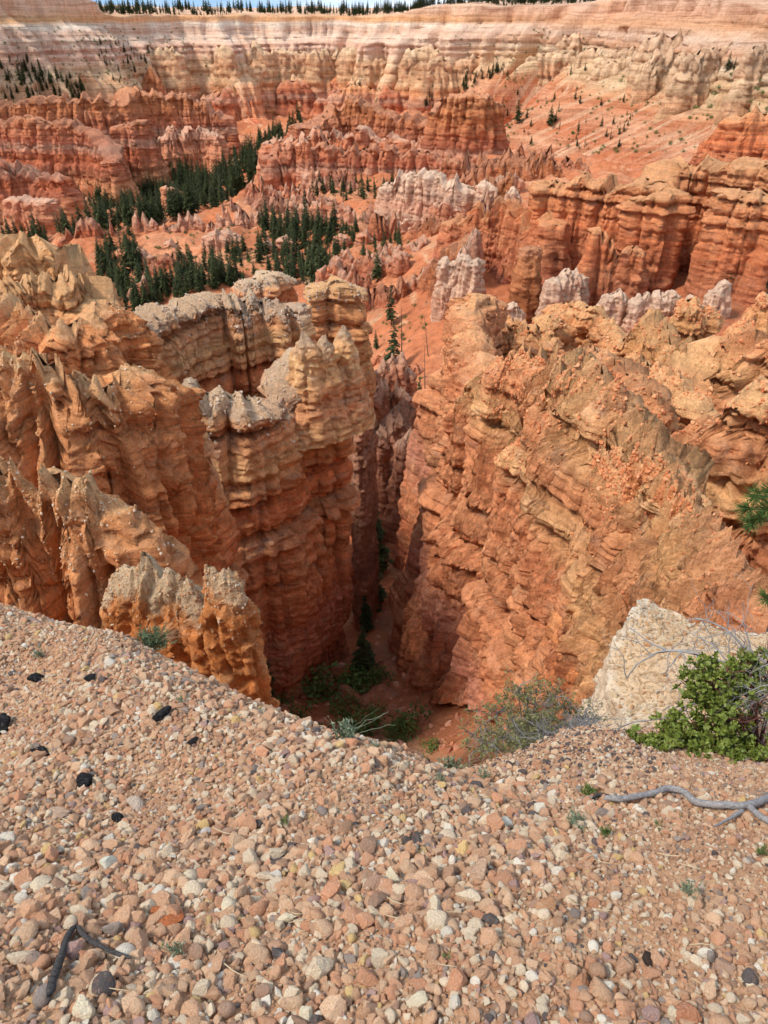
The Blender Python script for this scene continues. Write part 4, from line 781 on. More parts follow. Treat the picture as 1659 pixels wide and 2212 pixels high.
# loose chips and knobs of rock lying on the crests of the fins
def strew(o, P, q, n, size, qmax, ck, seed):
    r = np.random.default_rng(seed); M, K = q.shape
    w = np.exp(-q / (qmax * .5)) * (q > .02); w = w.ravel() / w.sum(); i = r.choice(M * K, n, p=w)
    C = P.reshape(-1, 3)[i] - np.array(o.location)
    d = size[0] * (size[1] / size[0]) ** (r.random(n) ** 1.6)
    pal = [[(222, 148, 100), (214, 136, 90), (228, 168, 122), (206, 126, 82)], [(226, 190, 148), (222, 168, 118), (212, 146, 94), (236, 216, 188)], [(190, 170, 150), (206, 182, 156), (172, 150, 132), (216, 160, 116)]][ck]
    t = np.array([srgb(*k) for k in pal])[r.choice(4, n, p=[.4, .3, .15, .15])] * r.uniform(.85, 1.15, n)[:, None]
    X0 = P.reshape(-1, 3)[i]; C -= np.c_[0 * d, 0 * d, d * r.uniform(-.1, .5, n)]
    me = bpy.data.meshes.new('rubble'); me.vertices.add(n); me.vertices.foreach_set('co', C.astype(np.float32).ravel())
    for nm, typ, key, arr in (('rot', 'FLOAT_VECTOR', 'vector', r.uniform(0, 6, (n, 3))), ('tint', 'FLOAT_VECTOR', 'vector', t), ('size', 'FLOAT', 'value', d), ('pick', 'INT', 'value', r.integers(0, 11, n))):
        me.attributes.new(nm, typ, 'POINT').data.foreach_set(key, arr.astype(np.int32 if typ == 'INT' else np.float32).ravel())
    g = link('rubble', me, o); g.modifiers.new('scatter', 'NODES').node_group = bpy.data.node_groups['gravel_scatter']; g['kind'] = 'stuff'
for a in CRUMBS: strew(*a)

# ------------------------------------------------------------------ the pale outcrop beyond the slope
def outcrop():
    loop = np.array([pt(*c) for c in [(1352, 1334, 6.5), (1368, 1320, 6.7), (1400, 1312, 6.95), (1465, 1320, 6.9), (1495, 1348, 6.7), (1560, 1352, 6.7), (1620, 1368, 6.6), (1720, 1385, 6.4), (1830, 1450, 5.6), (1740, 1570, 4.4), (1450, 1590, 4.3), (1345, 1570, 4.65), (1325, 1500, 5.2), (1325, 1440, 5.6), (1330, 1400, 5.9), (1338, 1362, 6.2)]])
    n = 220; L2 = np.vstack([loop, loop[:1]]); s = np.r_[0, np.cumsum(np.linalg.norm(np.diff(L2, axis=0), axis=1))]
    q = np.linspace(0, s[-1], n, endpoint=False); R_ = np.stack([np.interp(q, s, L2[:, k]) for k in range(3)], 1)
    c = R_.mean(0); rn = (.16 * billow(R_[:, 0] * 1.4, R_[:, 1] * 1.4, 0 * q, 711) + .07 * billow(R_[:, 0] * 4, R_[:, 1] * 4, 0 * q, 712))[:, None]; dv = R_[:, :2] - c[:2]; R_[:, :2] += dv / np.linalg.norm(dv, axis=1)[:, None] * rn
    w = tps_fit(R_[::12, :2], R_[::12, 2], .02)
    rr = np.linspace(0.02, 1, 70)[:, None]
    X = c[0] + (R_[None, :, 0] - c[0]) * rr; Y = c[1] + (R_[None, :, 1] - c[1]) * rr
    Z = tps_eval(R_[::12, :2], w, np.stack([X.ravel(), Y.ravel()], 1)).reshape(X.shape)
    e = np.clip((rr - .80) / .2, 0, 1)
    back = np.clip((Y - 6.1) / .5, 0, 1) * np.clip((3.75 - X) / .5, 0, 1)
    Z += .04 * fbm(X * 2, Y * 2, X * 0, 701, 4) + .05 * billow(X * 3, Y * 3, X * 0, 702) * e + back * e * (.07 + .10 * billow(X * 2.4, Y * 4, 0 * X, 703))
    t = np.linspace(0.01, 1, 100)[:, None]; dn = 7.5 * t ** 1.15
    ox = R_[None, :, 0] - c[0]; oy = R_[None, :, 1] - c[1]; ol = np.hypot(ox, oy); ox = ox / ol; oy = oy / ol
    ze = Z[-1][None]
    X2 = R_[None, :, 0] + ox * (.015 * dn); Y2 = R_[None, :, 1] + oy * .015 * dn; Z2 = ze - dn
    dd = np.minimum(dn * 2, 1) * (.16 * billow(X2 * 1.6, Y2 * 1.6, Z2 * 1.8, 704) + .10 * billow(X2 * 5, Y2 * 5, Z2 * 7, 705) + .12 * strata(Z2, .12) + .04 * fbm(X2 * 12, Y2 * 12, Z2 * 12, 706, 2))
    X2 = X2 + ox * dd; Y2 = Y2 + oy * dd
    P = np.concatenate([np.stack([X, Y, Z], -1), np.stack([X2, Y2, Z2], -1)])
    ed = np.concatenate([np.broadcast_to(np.maximum(np.clip((rr - .9) / .1, 0, 1) * .5, back * e), X.shape), np.broadcast_to(.35 + 0 * t, X2.shape)])
    T = NT('pale_outcrop'); p = T.pos()
    cc = T.ramp(T.noise(p, 1.2, 6, .65), [(.3, srgb(214, 170, 126)), (.5, srgb(226, 190, 150)), (.7, srgb(232, 206, 172))])
    cc = T.mix(T.math('MULTIPLY_ADD', T.math('SUBTRACT', T.noise(p, 3, 4, .6), .5), .6, T.attr('edge'), clamp=True), cc, srgb(240, 228, 206))
    cc = T.mix(1.0, cc, T.ramp(T.noise(p, 22, 5, .75), [(.28, (.62, .58, .54)), (.5, (1, 1, 1)), (.72, (1.12, 1.12, 1.12))]), 'MULTIPLY')
    vo = T.n('TexVoronoi', feature='DISTANCE_TO_EDGE'); T.l(T.scale(p, (1, 1, 1.6)), vo.inputs['Vector']); vo.inputs['Scale'].default_value = 2.2
    cc = T.mix(T.math('MULTIPLY', T.step(T.math('MULTIPLY_ADD', T.math('SUBTRACT', T.noise(p, 6, 4, .7), .5), .12, vo.outputs['Distance']), .03, .0), .55), cc, srgb(150, 108, 72))
    T.l(cc, T.b.inputs['Base Color']); T.l(T.bump(T.noise(p, 9, 7, .72), .9, .08, T.bump(T.noise(p, 40, 5, .7), .8, .02)), T.b.inputs['Normal'])
    o = link('rock_outcrop', mesh_grid('rock_outcrop', P - c, True, {'edge': ed.ravel()}, T.m), loc=c)
    tag(o, 'pale cream rock outcrop with a gravelly top and white crumbling rim', 'rock outcrop')
    # chips lying on it
    r = np.random.default_rng(5); m = 3600; a = r.integers(0, n, m); b = np.clip((np.sqrt(r.random(m)) * 69).astype(int), 0, 69)
    C = np.stack([X[b, a], Y[b, a], Z[b, a]], 1) + np.r_[[r.normal(0, .02, m), r.normal(0, .02, m), 0 * np.arange(m)]].T
    me = bpy.data.meshes.new('gravel'); me.vertices.add(m); me.vertices.foreach_set('co', C.astype(np.float32).ravel())
    dd = np.clip(np.exp(r.normal(math.log(.013), .5, m)), .005, .05)
    cl = np.array([srgb(228, 190, 146), srgb(234, 206, 168), srgb(214, 162, 116), srgb(236, 220, 194)])[r.choice(4, m, p=[.4, .3, .15, .15])] * r.uniform(.8, 1.12, m)[:, None]
    me.attributes.new('rot', 'FLOAT_VECTOR', 'POINT').data.foreach_set('vector', r.uniform(0, 6, (m, 3)).astype(np.float32).ravel())
    me.attributes.new('tint', 'FLOAT_VECTOR', 'POINT').data.foreach_set('vector', cl.astype(np.float32).ravel())
    me.attributes.new('size', 'FLOAT', 'POINT').data.foreach_set('value', dd.astype(np.float32)); me.attributes.new('pick', 'INT', 'POINT').data.foreach_set('value', r.integers(0, 11, m).astype(np.int32))
    g = link('gravel', me); g.modifiers.new('scatter', 'NODES').node_group = bpy.data.node_groups['gravel_scatter']
    tag(g, 'cream stone chips strewn over the pale outcrop', kind='stuff')
    return X, Y, Z
OUT_X, OUT_Y, OUT_Z = outcrop()
# ------------------------------------------------------------------ plants
class MB:
    def __init__(self): self.v = []; self.f = []; self.n = 0
    def add(self, V, F):
        self.v.append(np.asarray(V, float)); self.f.append(np.asarray(F, int) + self.n); self.n += len(V)
    def tube(self, P, r, k=5):
        P = np.asarray(P, float); r = np.broadcast_to(np.asarray(r, float), (len(P),)); t = np.gradient(P, axis=0); t /= np.linalg.norm(t, axis=1)[:, None] + 1e-9
        up = np.array([0.31, .22, .92]) if abs(t[0, 2]) < .8 else np.array([1., .1, .1])
        a = np.cross(t, up); a /= np.linalg.norm(a, axis=1)[:, None] + 1e-9; b = np.cross(t, a); th = np.arange(k) * 2 * math.pi / k
        V = P[:, None] + r[:, None, None] * (a[:, None] * np.cos(th)[None, :, None] + b[:, None] * np.sin(th)[None, :, None])
        i = np.arange(len(P) * k).reshape(len(P), k); j = np.roll(i, -1, 1)
        self.add(V.reshape(-1, 3), np.stack([i[:-1], j[:-1], j[1:], i[1:]], -1).reshape(-1, 4))
    def leaves(self, C, A, B):
        """diamond leaves: centre C, half length A, half width B"""
        n = len(C); V = np.stack([C - A, C - A * .1 + B, C + A, C - A * .1 - B], 1).reshape(-1, 3)
        self.add(V, np.arange(4 * n).reshape(n, 4))
    def mesh(self, name, mat, smooth=True): return mesh_np(name, np.vstack(self.v), np.vstack(self.f), mat=mat, smooth=smooth)
def plant_mat(name, a, b, sc=3.0, rough=.75, spec=.2, trans=0.0):
    T = NT(name); q = T.n('NewGeometry').outputs['Position']; rnd = T.n('NewGeometry').outputs['Random Per Island']; orr = T.n('ObjectInfo').outputs['Random']
    f = T.math('MULTIPLY_ADD', rnd, .55, T.math('MULTIPLY', T.noise(q, sc, 3), .6)); f = T.math('MULTIPLY_ADD', orr, .3, T.math('SUBTRACT', f, .2))
    T.l(T.mix(T.math('MULTIPLY', f, 1, clamp=True), a, b), T.b.inputs['Base Color'])
    T.b.inputs['Roughness'].default_value = rough; T.b.inputs['Specular IOR Level'].default_value = spec
    return T.m
def unit(v): return v / (np.linalg.norm(v, axis=-1, keepdims=True) + 1e-9)
M_fir = plant_mat('conifer_needles', (.022, .036, .013), (.105, .118, .040), .25)
M_pine = plant_mat('pine_needles', (.035, .075, .016), (.12, .20, .05), 6)
M_bark = plant_mat('bark', (.06, .045, .035), (.13, .10, .08), 2)
M_dead = plant_mat('grey_wood', (.16, .15, .145), (.34, .32, .31), 12)
M_redw = plant_mat('red_stem', (.09, .03, .022), (.17, .07, .05), 9)
M_manz = plant_mat('manzanita_leaf', (.07, .105, .012), (.235, .265, .05), 14, .55, .3)
M_sage = plant_mat('sage_leaf', (.11, .15, .085), (.27, .31, .20), 20)
M_green = plant_mat('green_leaf', (.045, .085, .016), (.15, .21, .05), 2)
M_olive = plant_mat('olive_leaf', (.09, .10, .035), (.24, .23, .085), 14)
M_straw = plant_mat('dry_stalk', (.38, .27, .15), (.55, .42, .26), 10)

def conifer(seed, H=1.0, W_=.17, n=95, k=12, bare=.10, dens=1.0):
    r = np.random.default_rng(seed); t = MB(); c = MB()
    lean = r.normal(0, .012, 2); zz = np.linspace(0, 1, 9); t.tube(np.stack([lean[0] * zz ** 2, lean[1] * zz ** 2, zz * H], 1), .017 * (1 - zz * .93), 6)
    for i in range(n):
        h = bare + (1 - bare) * (i + r.random()) / n; w = W_ * (1 - h) ** .8 * (1 - max(0, (bare + .12 - h)) * 4) * r.uniform(.55, 1.2) + .012
        if r.random() > dens: continue
        a = r.uniform(0, 6.283); d = np.array([math.cos(a), math.sin(a), r.uniform(-.35, .15)]); s = np.linspace(.12, 1, k)
        P = np.array([0, 0, h * H]) + d * (s * w)[:, None]; P[:, 2] -= .25 * w * s ** 2
        side = np.array([-math.sin(a), math.cos(a), 0])
        for sg in (-1, 1):
            A = (side * sg * .8 + d * .55 + r.normal(0, .22, (k, 3))); A = unit(A) * (w * .26 * (1.15 - s * .7) * r.uniform(.7, 1.3, k))[:, None]
            B = unit(np.cross(A, np.array([0, 0, 1.]) + r.normal(0, .4, (k, 3)))) * (w * .11)
            c.leaves(P + A * .8, A, B)
    return t.mesh('trunk', M_bark), c.mesh('crown', M_fir, False)
CON = [conifer(901 + i, W_=[.18, .22, .16, .20, .25, .15][i], n=[120, 110, 110, 100, 115, 85][i], bare=[.08, .12, .15, .06, .1, .25][i], dens=[1, .9, .85, 1, .95, .6][i]) for i in range(6)]
def snag(seed):
    r = np.random.default_rng(seed); t = MB(); zz = np.linspace(0, 1, 7); t.tube(np.stack([.02 * zz, 0 * zz, zz], 1), .012 * (1 - zz * .85), 5)
    for i in range(26):
        h = r.uniform(.25, .97); a = r.uniform(0, 6.28); w = .10 * (1.1 - h); d = np.array([math.cos(a), math.sin(a), r.uniform(-.4, .3)])
        t.tube(np.array([.02 * h, 0, h]) + d * np.array([0, .5, 1])[:, None] * w, [.004, .003, .001], 3)
    return t.mesh('trunk', M_bark)
SNAG = [snag(950), snag(951)]

# heights of the terrain sheet and of the rim, for standing trees on them
_ty = np.exp(np.linspace(math.log(3.0 + 20), math.log(1250 + 20), 460)) - 20; _ta = np.linspace(-0.80, 0.66, 280)
_TY, _TA = np.meshgrid(_ty, _ta, indexing='ij'); _TZ = ht(_TA * (_TY + 40), _TY)
def hgrid(x, y):
    i = np.clip((np.log(np.maximum(y, 3) + 20) - math.log(23)) / (math.log(1270) - math.log(23)) * 459, 0, 458.99); a = np.clip((x / (y + 40) + .80) / 1.46 * 279, 0, 278.99)
    ii = i.astype(int); aa = a.astype(int); f = i - ii; g = a - aa
    return _TZ[ii, aa] * (1 - f) * (1 - g) + _TZ[ii + 1, aa] * f * (1 - g) + _TZ[ii, aa + 1] * (1 - f) * g + _TZ[ii + 1, aa + 1] * f * g
_steps = np.exp(np.linspace(math.log(40), math.log(1240), 500))
def tpick(u, v, y0=40):
    P = np.array([pt(u, v, Y) for Y in _steps[_steps > y0]]); b = P[:, 2] < hgrid(P[:, 0], P[:, 1])
    return P[np.argmax(b)] if b.any() else None
def inside(poly, n, r):
    poly = np.array(poly, float); lo, hi = poly.min(0), poly.max(0); out = []
    while len(out) < n:
        p = r.uniform(lo, hi); c = False; j = len(poly) - 1
        for i in range(len(poly)):
            if (poly[i, 1] > p[1]) != (poly[j, 1] > p[1]) and p[0] < (poly[j, 0] - poly[i, 0]) * (p[1] - poly[i, 1]) / (poly[j, 1] - poly[i, 1]) + poly[i, 0]: c = not c
            j = i
        if c: out.append(p)
    return np.array(out)
rt = np.random.default_rng(31); trees = []      # (place, height, variant, label)
def grow(poly, n, h0, h1, label, rim=False, y0=40, var=None):
    for u, v in inside(poly, n, rt):
        P = rpick(u, v) if rim else tpick(u, v, y0)
        if P is None: continue
        trees.append((P, rt.uniform(h0, h1) * rt.choice([.95, .8, .6, .38], p=[.35, .25, .25, .15]), rt.integers(0, 6) if var is None else var, label))
V_L = 'conifer in the dense forest of the valley floor'
S_L = 'dark conifer on the bare orange talus below the spired ridge'
grow([(170, 470), (330, 350), (420, 350), (500, 350), (560, 310), (600, 290), (650, 255), (655, 285), (640, 310), (570, 380), (480, 450), (330, 490), (210, 500)], 820, 18, 29, V_L)
grow([(240, 330), (330, 330), (330, 400), (260, 400)], 40, 14, 24, V_L)
grow([(0, 440), (60, 400), (150, 440), (190, 500), (120, 545), (0, 530)], 75, 15, 24, 'conifer among the orange ledges at the valley side')
grow([(215, 560), (280, 510), (330, 620), (420, 580), (520, 590), (540, 600), (430, 640), (300, 680), (225, 670)], 190, 13, 20, 'conifer on the shaded slope behind the yellow layered fin', y0=250)
grow([(560, 480), (640, 470), (720, 470), (750, 560), (690, 620), (560, 610)], 170, 12, 20, 'conifer in the stand behind the slim tall pinnacle', y0=250)
grow([(380, 560), (560, 540), (560, 620), (400, 640)], 40, 10, 17, 'conifer between the twin topped and slim tall pinnacles', y0=250)
grow([(800, 470), (880, 490), (860, 560), (780, 560), (740, 500)], 34, 8, 14, 'conifer scattered on the slope above the pink spired ridge', y0=250)
grow([(640, 400), (900, 400), (880, 440), (640, 440)], 45, 9, 16, 'conifer scattered below the long red wall', y0=300)
grow([(560, 330), (610, 300), (640, 330), (600, 420)], 25, 14, 22, 'conifer in the forest strip climbing beside the long red wall')
grow([(20, 390), (240, 340), (250, 400), (60, 440)], 35, 8, 15, 'conifer among the orange ledges at the valley side')
grow([(0, 150), (60, 130), (150, 170), (190, 200), (200, 225), (100, 225), (0, 225)], 110, 12, 20, 'conifer in the stand on the far pale slope', rim=True)
grow([(190, 80), (330, 110), (360, 170), (250, 190)], 40, 9, 15, 'conifer in the stand on the far pale slope', rim=True)
grow([(880, 235), (940, 185), (1080, 138), (1100, 150), (1000, 200), (950, 240)], 80, 10, 16, 'conifer in the dark tree line slanting across the far slope', rim=True)
grow([(1060, 150), (1659, 140), (1659, 160), (1300, 165), (1080, 165)], 34, 8, 14, 'lone conifer on the striped far slope', rim=True)
grow([(1000, 230), (1200, 190), (1400, 220), (1350, 330), (1150, 330)], 40, 7, 14, 'lone conifer on the striped far slope', rim=True)
grow([(1200, 340), (1380, 230), (1400, 240), (1260, 350)], 22, 5, 9, 'lone conifer on the striped far slope', rim=True)
grow([(600, 190), (760, 150), (800, 190), (700, 250)], 26, 7, 12, 'conifer on the scree below the pale far cliff', rim=True)
for (u, v, Y, hpx, l, va) in [(1032, 322, 600, 52, 'solitary conifer on the knoll beside the red blades', 3), (1120, 262, 640, 40, 'leafy conifer on the striped slope above the red blades', 4), (1185, 268, 650, 36, 'conifer with a full crown beside its leafy neighbour', 4), (1085, 275, 640, 58, 'thin tall conifer left of the leafy one on the striped slope', 5)]:
    P = np.array(pt(u, v, Y)); m = rpick(u, v); P = m if m is not None else P
    trees.append((P, hpx / 1534 * uv_of(P)[2] * 1.15, va, l))
mr = (ROF < -4) & (ROF > -190); cand = np.where(mr)[0]
rimden = fbm(RPF[cand, 0] / 34, RPF[cand, 1] / 34, 0 * RPF[cand, 0], 801, 3) > -.22
for k in rt.choice(cand[rimden], 2600):
    if RU[k] > 1330 and RU[k] < 1500 and ROF[k] > -60: continue
    dens_ = 1.0 if ROF[k] > -60 else .8
    if (RU[k] < 210) and ROF[k] > -50: continue
    trees.append((RPF[k] + rt.normal(0, .8, 3) * [1, 1, 0], rt.choice([rt.uniform(5, 11), rt.uniform(10, 21)]), rt.integers(0, 6), 'conifer standing along the far rim'))
pxs = np.array([h / uv_of(P)[2] if (-40 < uv_of(P)[0] < 1700 and uv_of(P)[1] > -20) else 0 for P, h, va, l in trees])
order = np.argsort(-pxs); many = set(order[:284].tolist())
def tree(P, h, va, label, group=None, name='conifer_tree', rz=0.0, parts=True):
    t, c = CON[va]; e = link(name, None, loc=(P[0], P[1], P[2] - .02 * h)); e.scale = (h, h, h); e.rotation_euler = (0, 0, rz); tag(e, label, 'conifer', group)
    link('trunk', t, e); link('crown', c, e); return e
for k in order[:284]:
    P, h, va, l = trees[k]
    solo = l.startswith(('solitary', 'leafy', 'conifer with', 'thin tall'))
    if solo: tree(P, h, va, l, rz=rt.uniform(0, 6)); continue
    lo, hi = (11, 15.5) if h < 20 else (15, 22); sz = 'stunted' if h < lo * .7 else 'short' if h < lo else 'medium tall' if h < hi else 'tall'
    l2 = '%s %s %s' % (sz, ['narrow', 'broad', 'pencil thin', 'dense', 'wide skirted', 'sparse'][va], l)
    tree(P, h, va, l2, 'conifers ' + l.replace('conifer ', ''), rz=rt.uniform(0, 6))
fc = bpy.data.collections.new('conifer_sources')
for i, (t, c) in enumerate(CON):
    bm = bmesh.new(); bm.from_mesh(t); nf = len(bm.faces); bm.from_mesh(c); me = bpy.data.meshes.new('far_conifer'); bm.to_mesh(me); bm.free(); me.materials.append(M_fir)
    fc.objects.link(bpy.data.objects.new('far_conifer_%02d' % i, me))
rest_t = [trees[k] for k in order[284:]]
me = bpy.data.meshes.new('forest'); me.vertices.add(len(rest_t)); me.vertices.foreach_set('co', np.array([P for P, *_ in rest_t], np.float32).ravel())
me.attributes.new('rot', 'FLOAT_VECTOR', 'POINT').data.foreach_set('vector', np.stack([np.zeros(len(rest_t)), np.zeros(len(rest_t)), rt.uniform(0, 6, len(rest_t))], 1).astype(np.float32).ravel())
me.attributes.new('size', 'FLOAT', 'POINT').data.foreach_set('value', np.array([h for _, h, *_ in rest_t], np.float32)); me.attributes.new('pick', 'INT', 'POINT').data.foreach_set('value', np.array([va for _, _, va, _ in rest_t], np.int32))
o = link('forest', me); o.modifiers.new('scatter', 'NODES').node_group = scatter_group('forest_scatter', fc); tag(o, 'distant conifer forest along the rim and far slopes', kind='stuff')

# single trees in and near the slot
for (u, v, Y, hm, va, l) in [(845, 705, 262, 17, 2, 'tallest dark conifer at the head of the slot'), (850, 812, 214, 20, 3, 'dense narrow conifer below the tallest one in the slot head'), (812, 755, 232, 8, 0, 'small bushy conifer beside the dense narrow one'), (886, 905, 180, 15, 4, 'shaggy conifer against the right slot wall'),
        (815, 610, 330, 15, 1, 'rounded conifer between the pink spires'), (779, 662, 285, 8, 5, 'little bright conifer leaning on the orange slope'), (664, 640, 300, 9, 0, 'small conifer beside the stout yellow tower'), (905, 870, 190, 9, 0, 'short conifer half hidden by the right slot wall'),
        (797, 1310, 96, 16, 3, 'black looking fir in the narrowest part of the slot'), (786, 1450, 76, 9.5, 1, 'dark fir in the shade at the foot of the left slot wall'), (832, 1105, 128, 11, 2, 'slender fir at the back of the slot'), (790, 1360, 90, 8, 0, 'young fir in front of the black looking fir'), (815, 1235, 90, 14, 1, 'dark fir rising behind the black looking fir'), (806, 1180, 90, 15, 2, 'spire shaped fir deep in the slot')]:
    P = tpick(u, v, 60); tree(P if P is not None else pt(u, v, Y), hm, va, l, rz=rt.uniform(0, 6))
for i, (u, v, hm, l, s) in enumerate([(868, 790, 21, 'bare dead conifer trunk in the slot head', 0), (918, 860, 17, 'tall bare snag beside the right slot wall', 1), (925, 770, 14, 'second bare snag behind the right slot wall', 0)]):
    P = tpick(u, v, 60)
    e = link('dead_tree', None, loc=P); e.scale = (hm,) * 3; e.rotation_euler = (rt.normal(0, .05), rt.normal(0, .05), i * 2.0); tag(e, l, 'dead tree'); link('trunk', SNAG[s], e)
for i, (u, v, Y, hm, l) in enumerate([(1560, 655, 205, 14, 'leaning conifer between the pale columns'), (1640, 650, 195, 15, 'dark conifer in the alcove beside the banded buttress')]):
    P = tpick(u, v, 150); e = tree(P if P is not None else pt(u, v, Y), hm, [5, 1][i], l); e.rotation_euler = (0, .3 - .2 * i, 1)

# shrubs dotted over the slopes
def bush_mesh(seed, n=420, lw=.10):
    r = np.random.default_rng(seed); m = MB(); K = r.normal(0, .42, (14, 3)); K[:, 2] = np.abs(K[:, 2]) * .9 + .15
    C = K[r.integers(0, 14, n)] + r.normal(0, .20, (n, 3)); C[:, 2] = np.abs(C[:, 2]); A = unit(r.normal(0, 1, (n, 3))) * lw * r.uniform(.6, 1.3, n)[:, None]; B = unit(np.cross(A, r.normal(0, 1, (n, 3)))) * lw * .5
    m.leaves(C, A, B); return m.mesh('bush', M_green, False)
BUSH = [bush_mesh(970 + i) for i in range(3)]
bc = bpy.data.collections.new('bush_sources')
for i, b in enumerate(BUSH): bc.objects.link(bpy.data.objects.new('slope_bush_%02d' % i, b))
pl = []
for poly, n, rim, s0, s1 in [([(1000, 160), (1659, 160), (1659, 340), (1150, 345), (1000, 300)], 330, True, .7, 2.2), ([(600, 160), (800, 150), (830, 220), (650, 250)], 160, True, .7, 2.0), ([(0, 60), (400, 60), (500, 150), (300, 200), (0, 200)], 260, True, .7, 2.0), ([(880, 90), (1300, 50), (1300, 130), (900, 140)], 60, True, .8, 2),
        ([(190, 500), (700, 470), (700, 620), (250, 650)], 330, False, .5, 1.6), ([(0, 330), (250, 300), (300, 440), (0, 460)], 180, False, .6, 1.8), ([(700, 480), (920, 480), (880, 580), (700, 600)], 180, False, .4, 1.3), ([(640, 380), (980, 370), (900, 470), (600, 440)], 160, False, .6, 1.5), ([(760, 650), (930, 650), (900, 920), (780, 920)], 90, False, .4, 1.2)]:
    for u, v in inside(poly, n, rt):
        P = rpick(u, v) if rim else tpick(u, v, 100)
        if P is not None: pl.append((*P, rt.uniform(s0, s1)))
pl = np.array(pl); me = bpy.data.meshes.new('shrubbery'); me.vertices.add(len(pl)); me.vertices.foreach_set('co', pl[:, :3].astype(np.float32).ravel())
me.attributes.new('rot', 'FLOAT_VECTOR', 'POINT').data.foreach_set('vector', np.stack([0 * pl[:, 0], 0 * pl[:, 0], rt.uniform(0, 6, len(pl))], 1).astype(np.float32).ravel())
me.attributes.new('size', 'FLOAT', 'POINT').data.foreach_set('value', pl[:, 3].astype(np.float32)); me.attributes.new('pick', 'INT', 'POINT').data.foreach_set('value', rt.integers(0, 3, len(pl)).astype(np.int32))
o = link('shrubbery', me); o.modifiers.new('scatter', 'NODES').node_group = scatter_group('bush_scatter', bc); tag(o, 'low dark shrubs dotted over the far slopes', kind='stuff')
for i, (u, v, w, l) in enumerate([(705, 1510, 3.6, 'large round green shrub at the foot of the left slot wall'), (638, 1555, 1.7, 'green shrub half hidden by the gravel edge'), (692, 1585, 1.4, 'small shrub beside the half hidden one on the canyon floor'), (792, 1575, 2.6, 'bright green shrub in the middle of the canyon floor'), (785, 1490, 2.6, 'dark shrub in the shade of the slot mouth'), (885, 1585, 2.4, 'low grassy shrub against the right slot wall'), (820, 1470, 1.6, 'small dark shrub beside the boulders of the slot mouth')]):
    P = tpick(u, v, 30); e = link('shrub', BUSH[i % 3], loc=P - np.array([0, 0, .2])); w *= 1.25; e.scale = (w, w, w * .8); e.rotation_euler = (0, 0, i); tag(e, l, 'shrub')
# boulders lying in the slot mouth
for i, (u, v, w) in enumerate([(830, 1500, 2.4), (800, 1520, 2.0), (850, 1450, 2.0), (760, 1520, 2.6), (660, 1500, 2.4), (600, 1560, 1.8), (845, 1540, 1.5)]):
    P = tpick(u, v, 30); V, F = stone_shape(980 + i, n=20, p=9, sub=4, rough=.14)
    o = link('boulder', mesh_np('boulder', V, F, mat=M_boul), loc=P)
    o.scale = (w, w, w); o.rotation_euler = (0, 0, i)
    tag(o, ['round orange boulder under the slot mouth shrub', 'orange boulder behind the bright green shrub', 'boulder on the rise inside the slot', 'broad boulder between two shrubs on the canyon floor', 'smooth boulder below the left slot wall', 'boulder peeping over the gravel edge', 'small boulder beside the low grassy shrub'][i], 'boulder')
fl = []
for u, v in inside([(560, 1480), (760, 1420), (790, 1300), (840, 1300), (870, 1450), (1000, 1560), (1060, 1640), (900, 1660), (620, 1590)], 900, rt):
    P = tpick(u, v, 30)
    if P is not None: fl.append(P)
fl = np.array(fl); n = len(fl); me = bpy.data.meshes.new('rubble'); me.vertices.add(n); me.vertices.foreach_set('co', fl.astype(np.float32).ravel())
tn = np.array([srgb(*k) for k in [(206, 140, 108), (196, 126, 92), (214, 158, 128), (184, 124, 98)]])[rt.integers(0, 4, n)] * rt.uniform(.85, 1.15, n)[:, None]
for nm, typ, key, arr in (('rot', 'FLOAT_VECTOR', 'vector', rt.uniform(0, 6, (n, 3))), ('tint', 'FLOAT_VECTOR', 'vector', tn), ('size', 'FLOAT', 'value', .07 * 12 ** (rt.random(n) ** 2.2)), ('pick', 'INT', 'value', rt.integers(0, 11, n))):
    me.attributes.new(nm, typ, 'POINT').data.foreach_set(key, arr.astype(np.int32 if typ == 'INT' else np.float32).ravel())
o = link('rubble', me); o.modifiers.new('scatter', 'NODES').node_group = bpy.data.node_groups['gravel_scatter']; tag(o, 'pinkish fallen rubble littering the canyon floor', kind='stuff')
for i, (u, v, w, l) in enumerate([(745, 1540, 2.0, 'mid green shrub between two boulders on the canyon floor'), (665, 1500, 1.5, 'small shrub in front of the left slot wall foot'), (760, 1590, 1.8, 'bright shrub just beyond the tall feathery plant'), (850, 1590, 1.3, 'tiny shrub left of the low grassy shrub'), (935, 1620, 1.3, 'small green shrub behind the budding plant'), (770, 1470, 2.2, 'dark shrub under the fir at the slot mouth'), (815, 1545, 1.2, 'small shrub among rubble in the middle of the floor'), (610, 1520, 1.4, 'shrub near the round crowned pine')]):
    P = tpick(u, v, 30); e = link('shrub', BUSH[(i + 1) % 3], loc=P - np.array([0, 0, .15])); w *= 1.4; e.scale = (w, w, w * .75); e.rotation_euler = (0, 0, i * 2); tag(e, l, 'shrub')
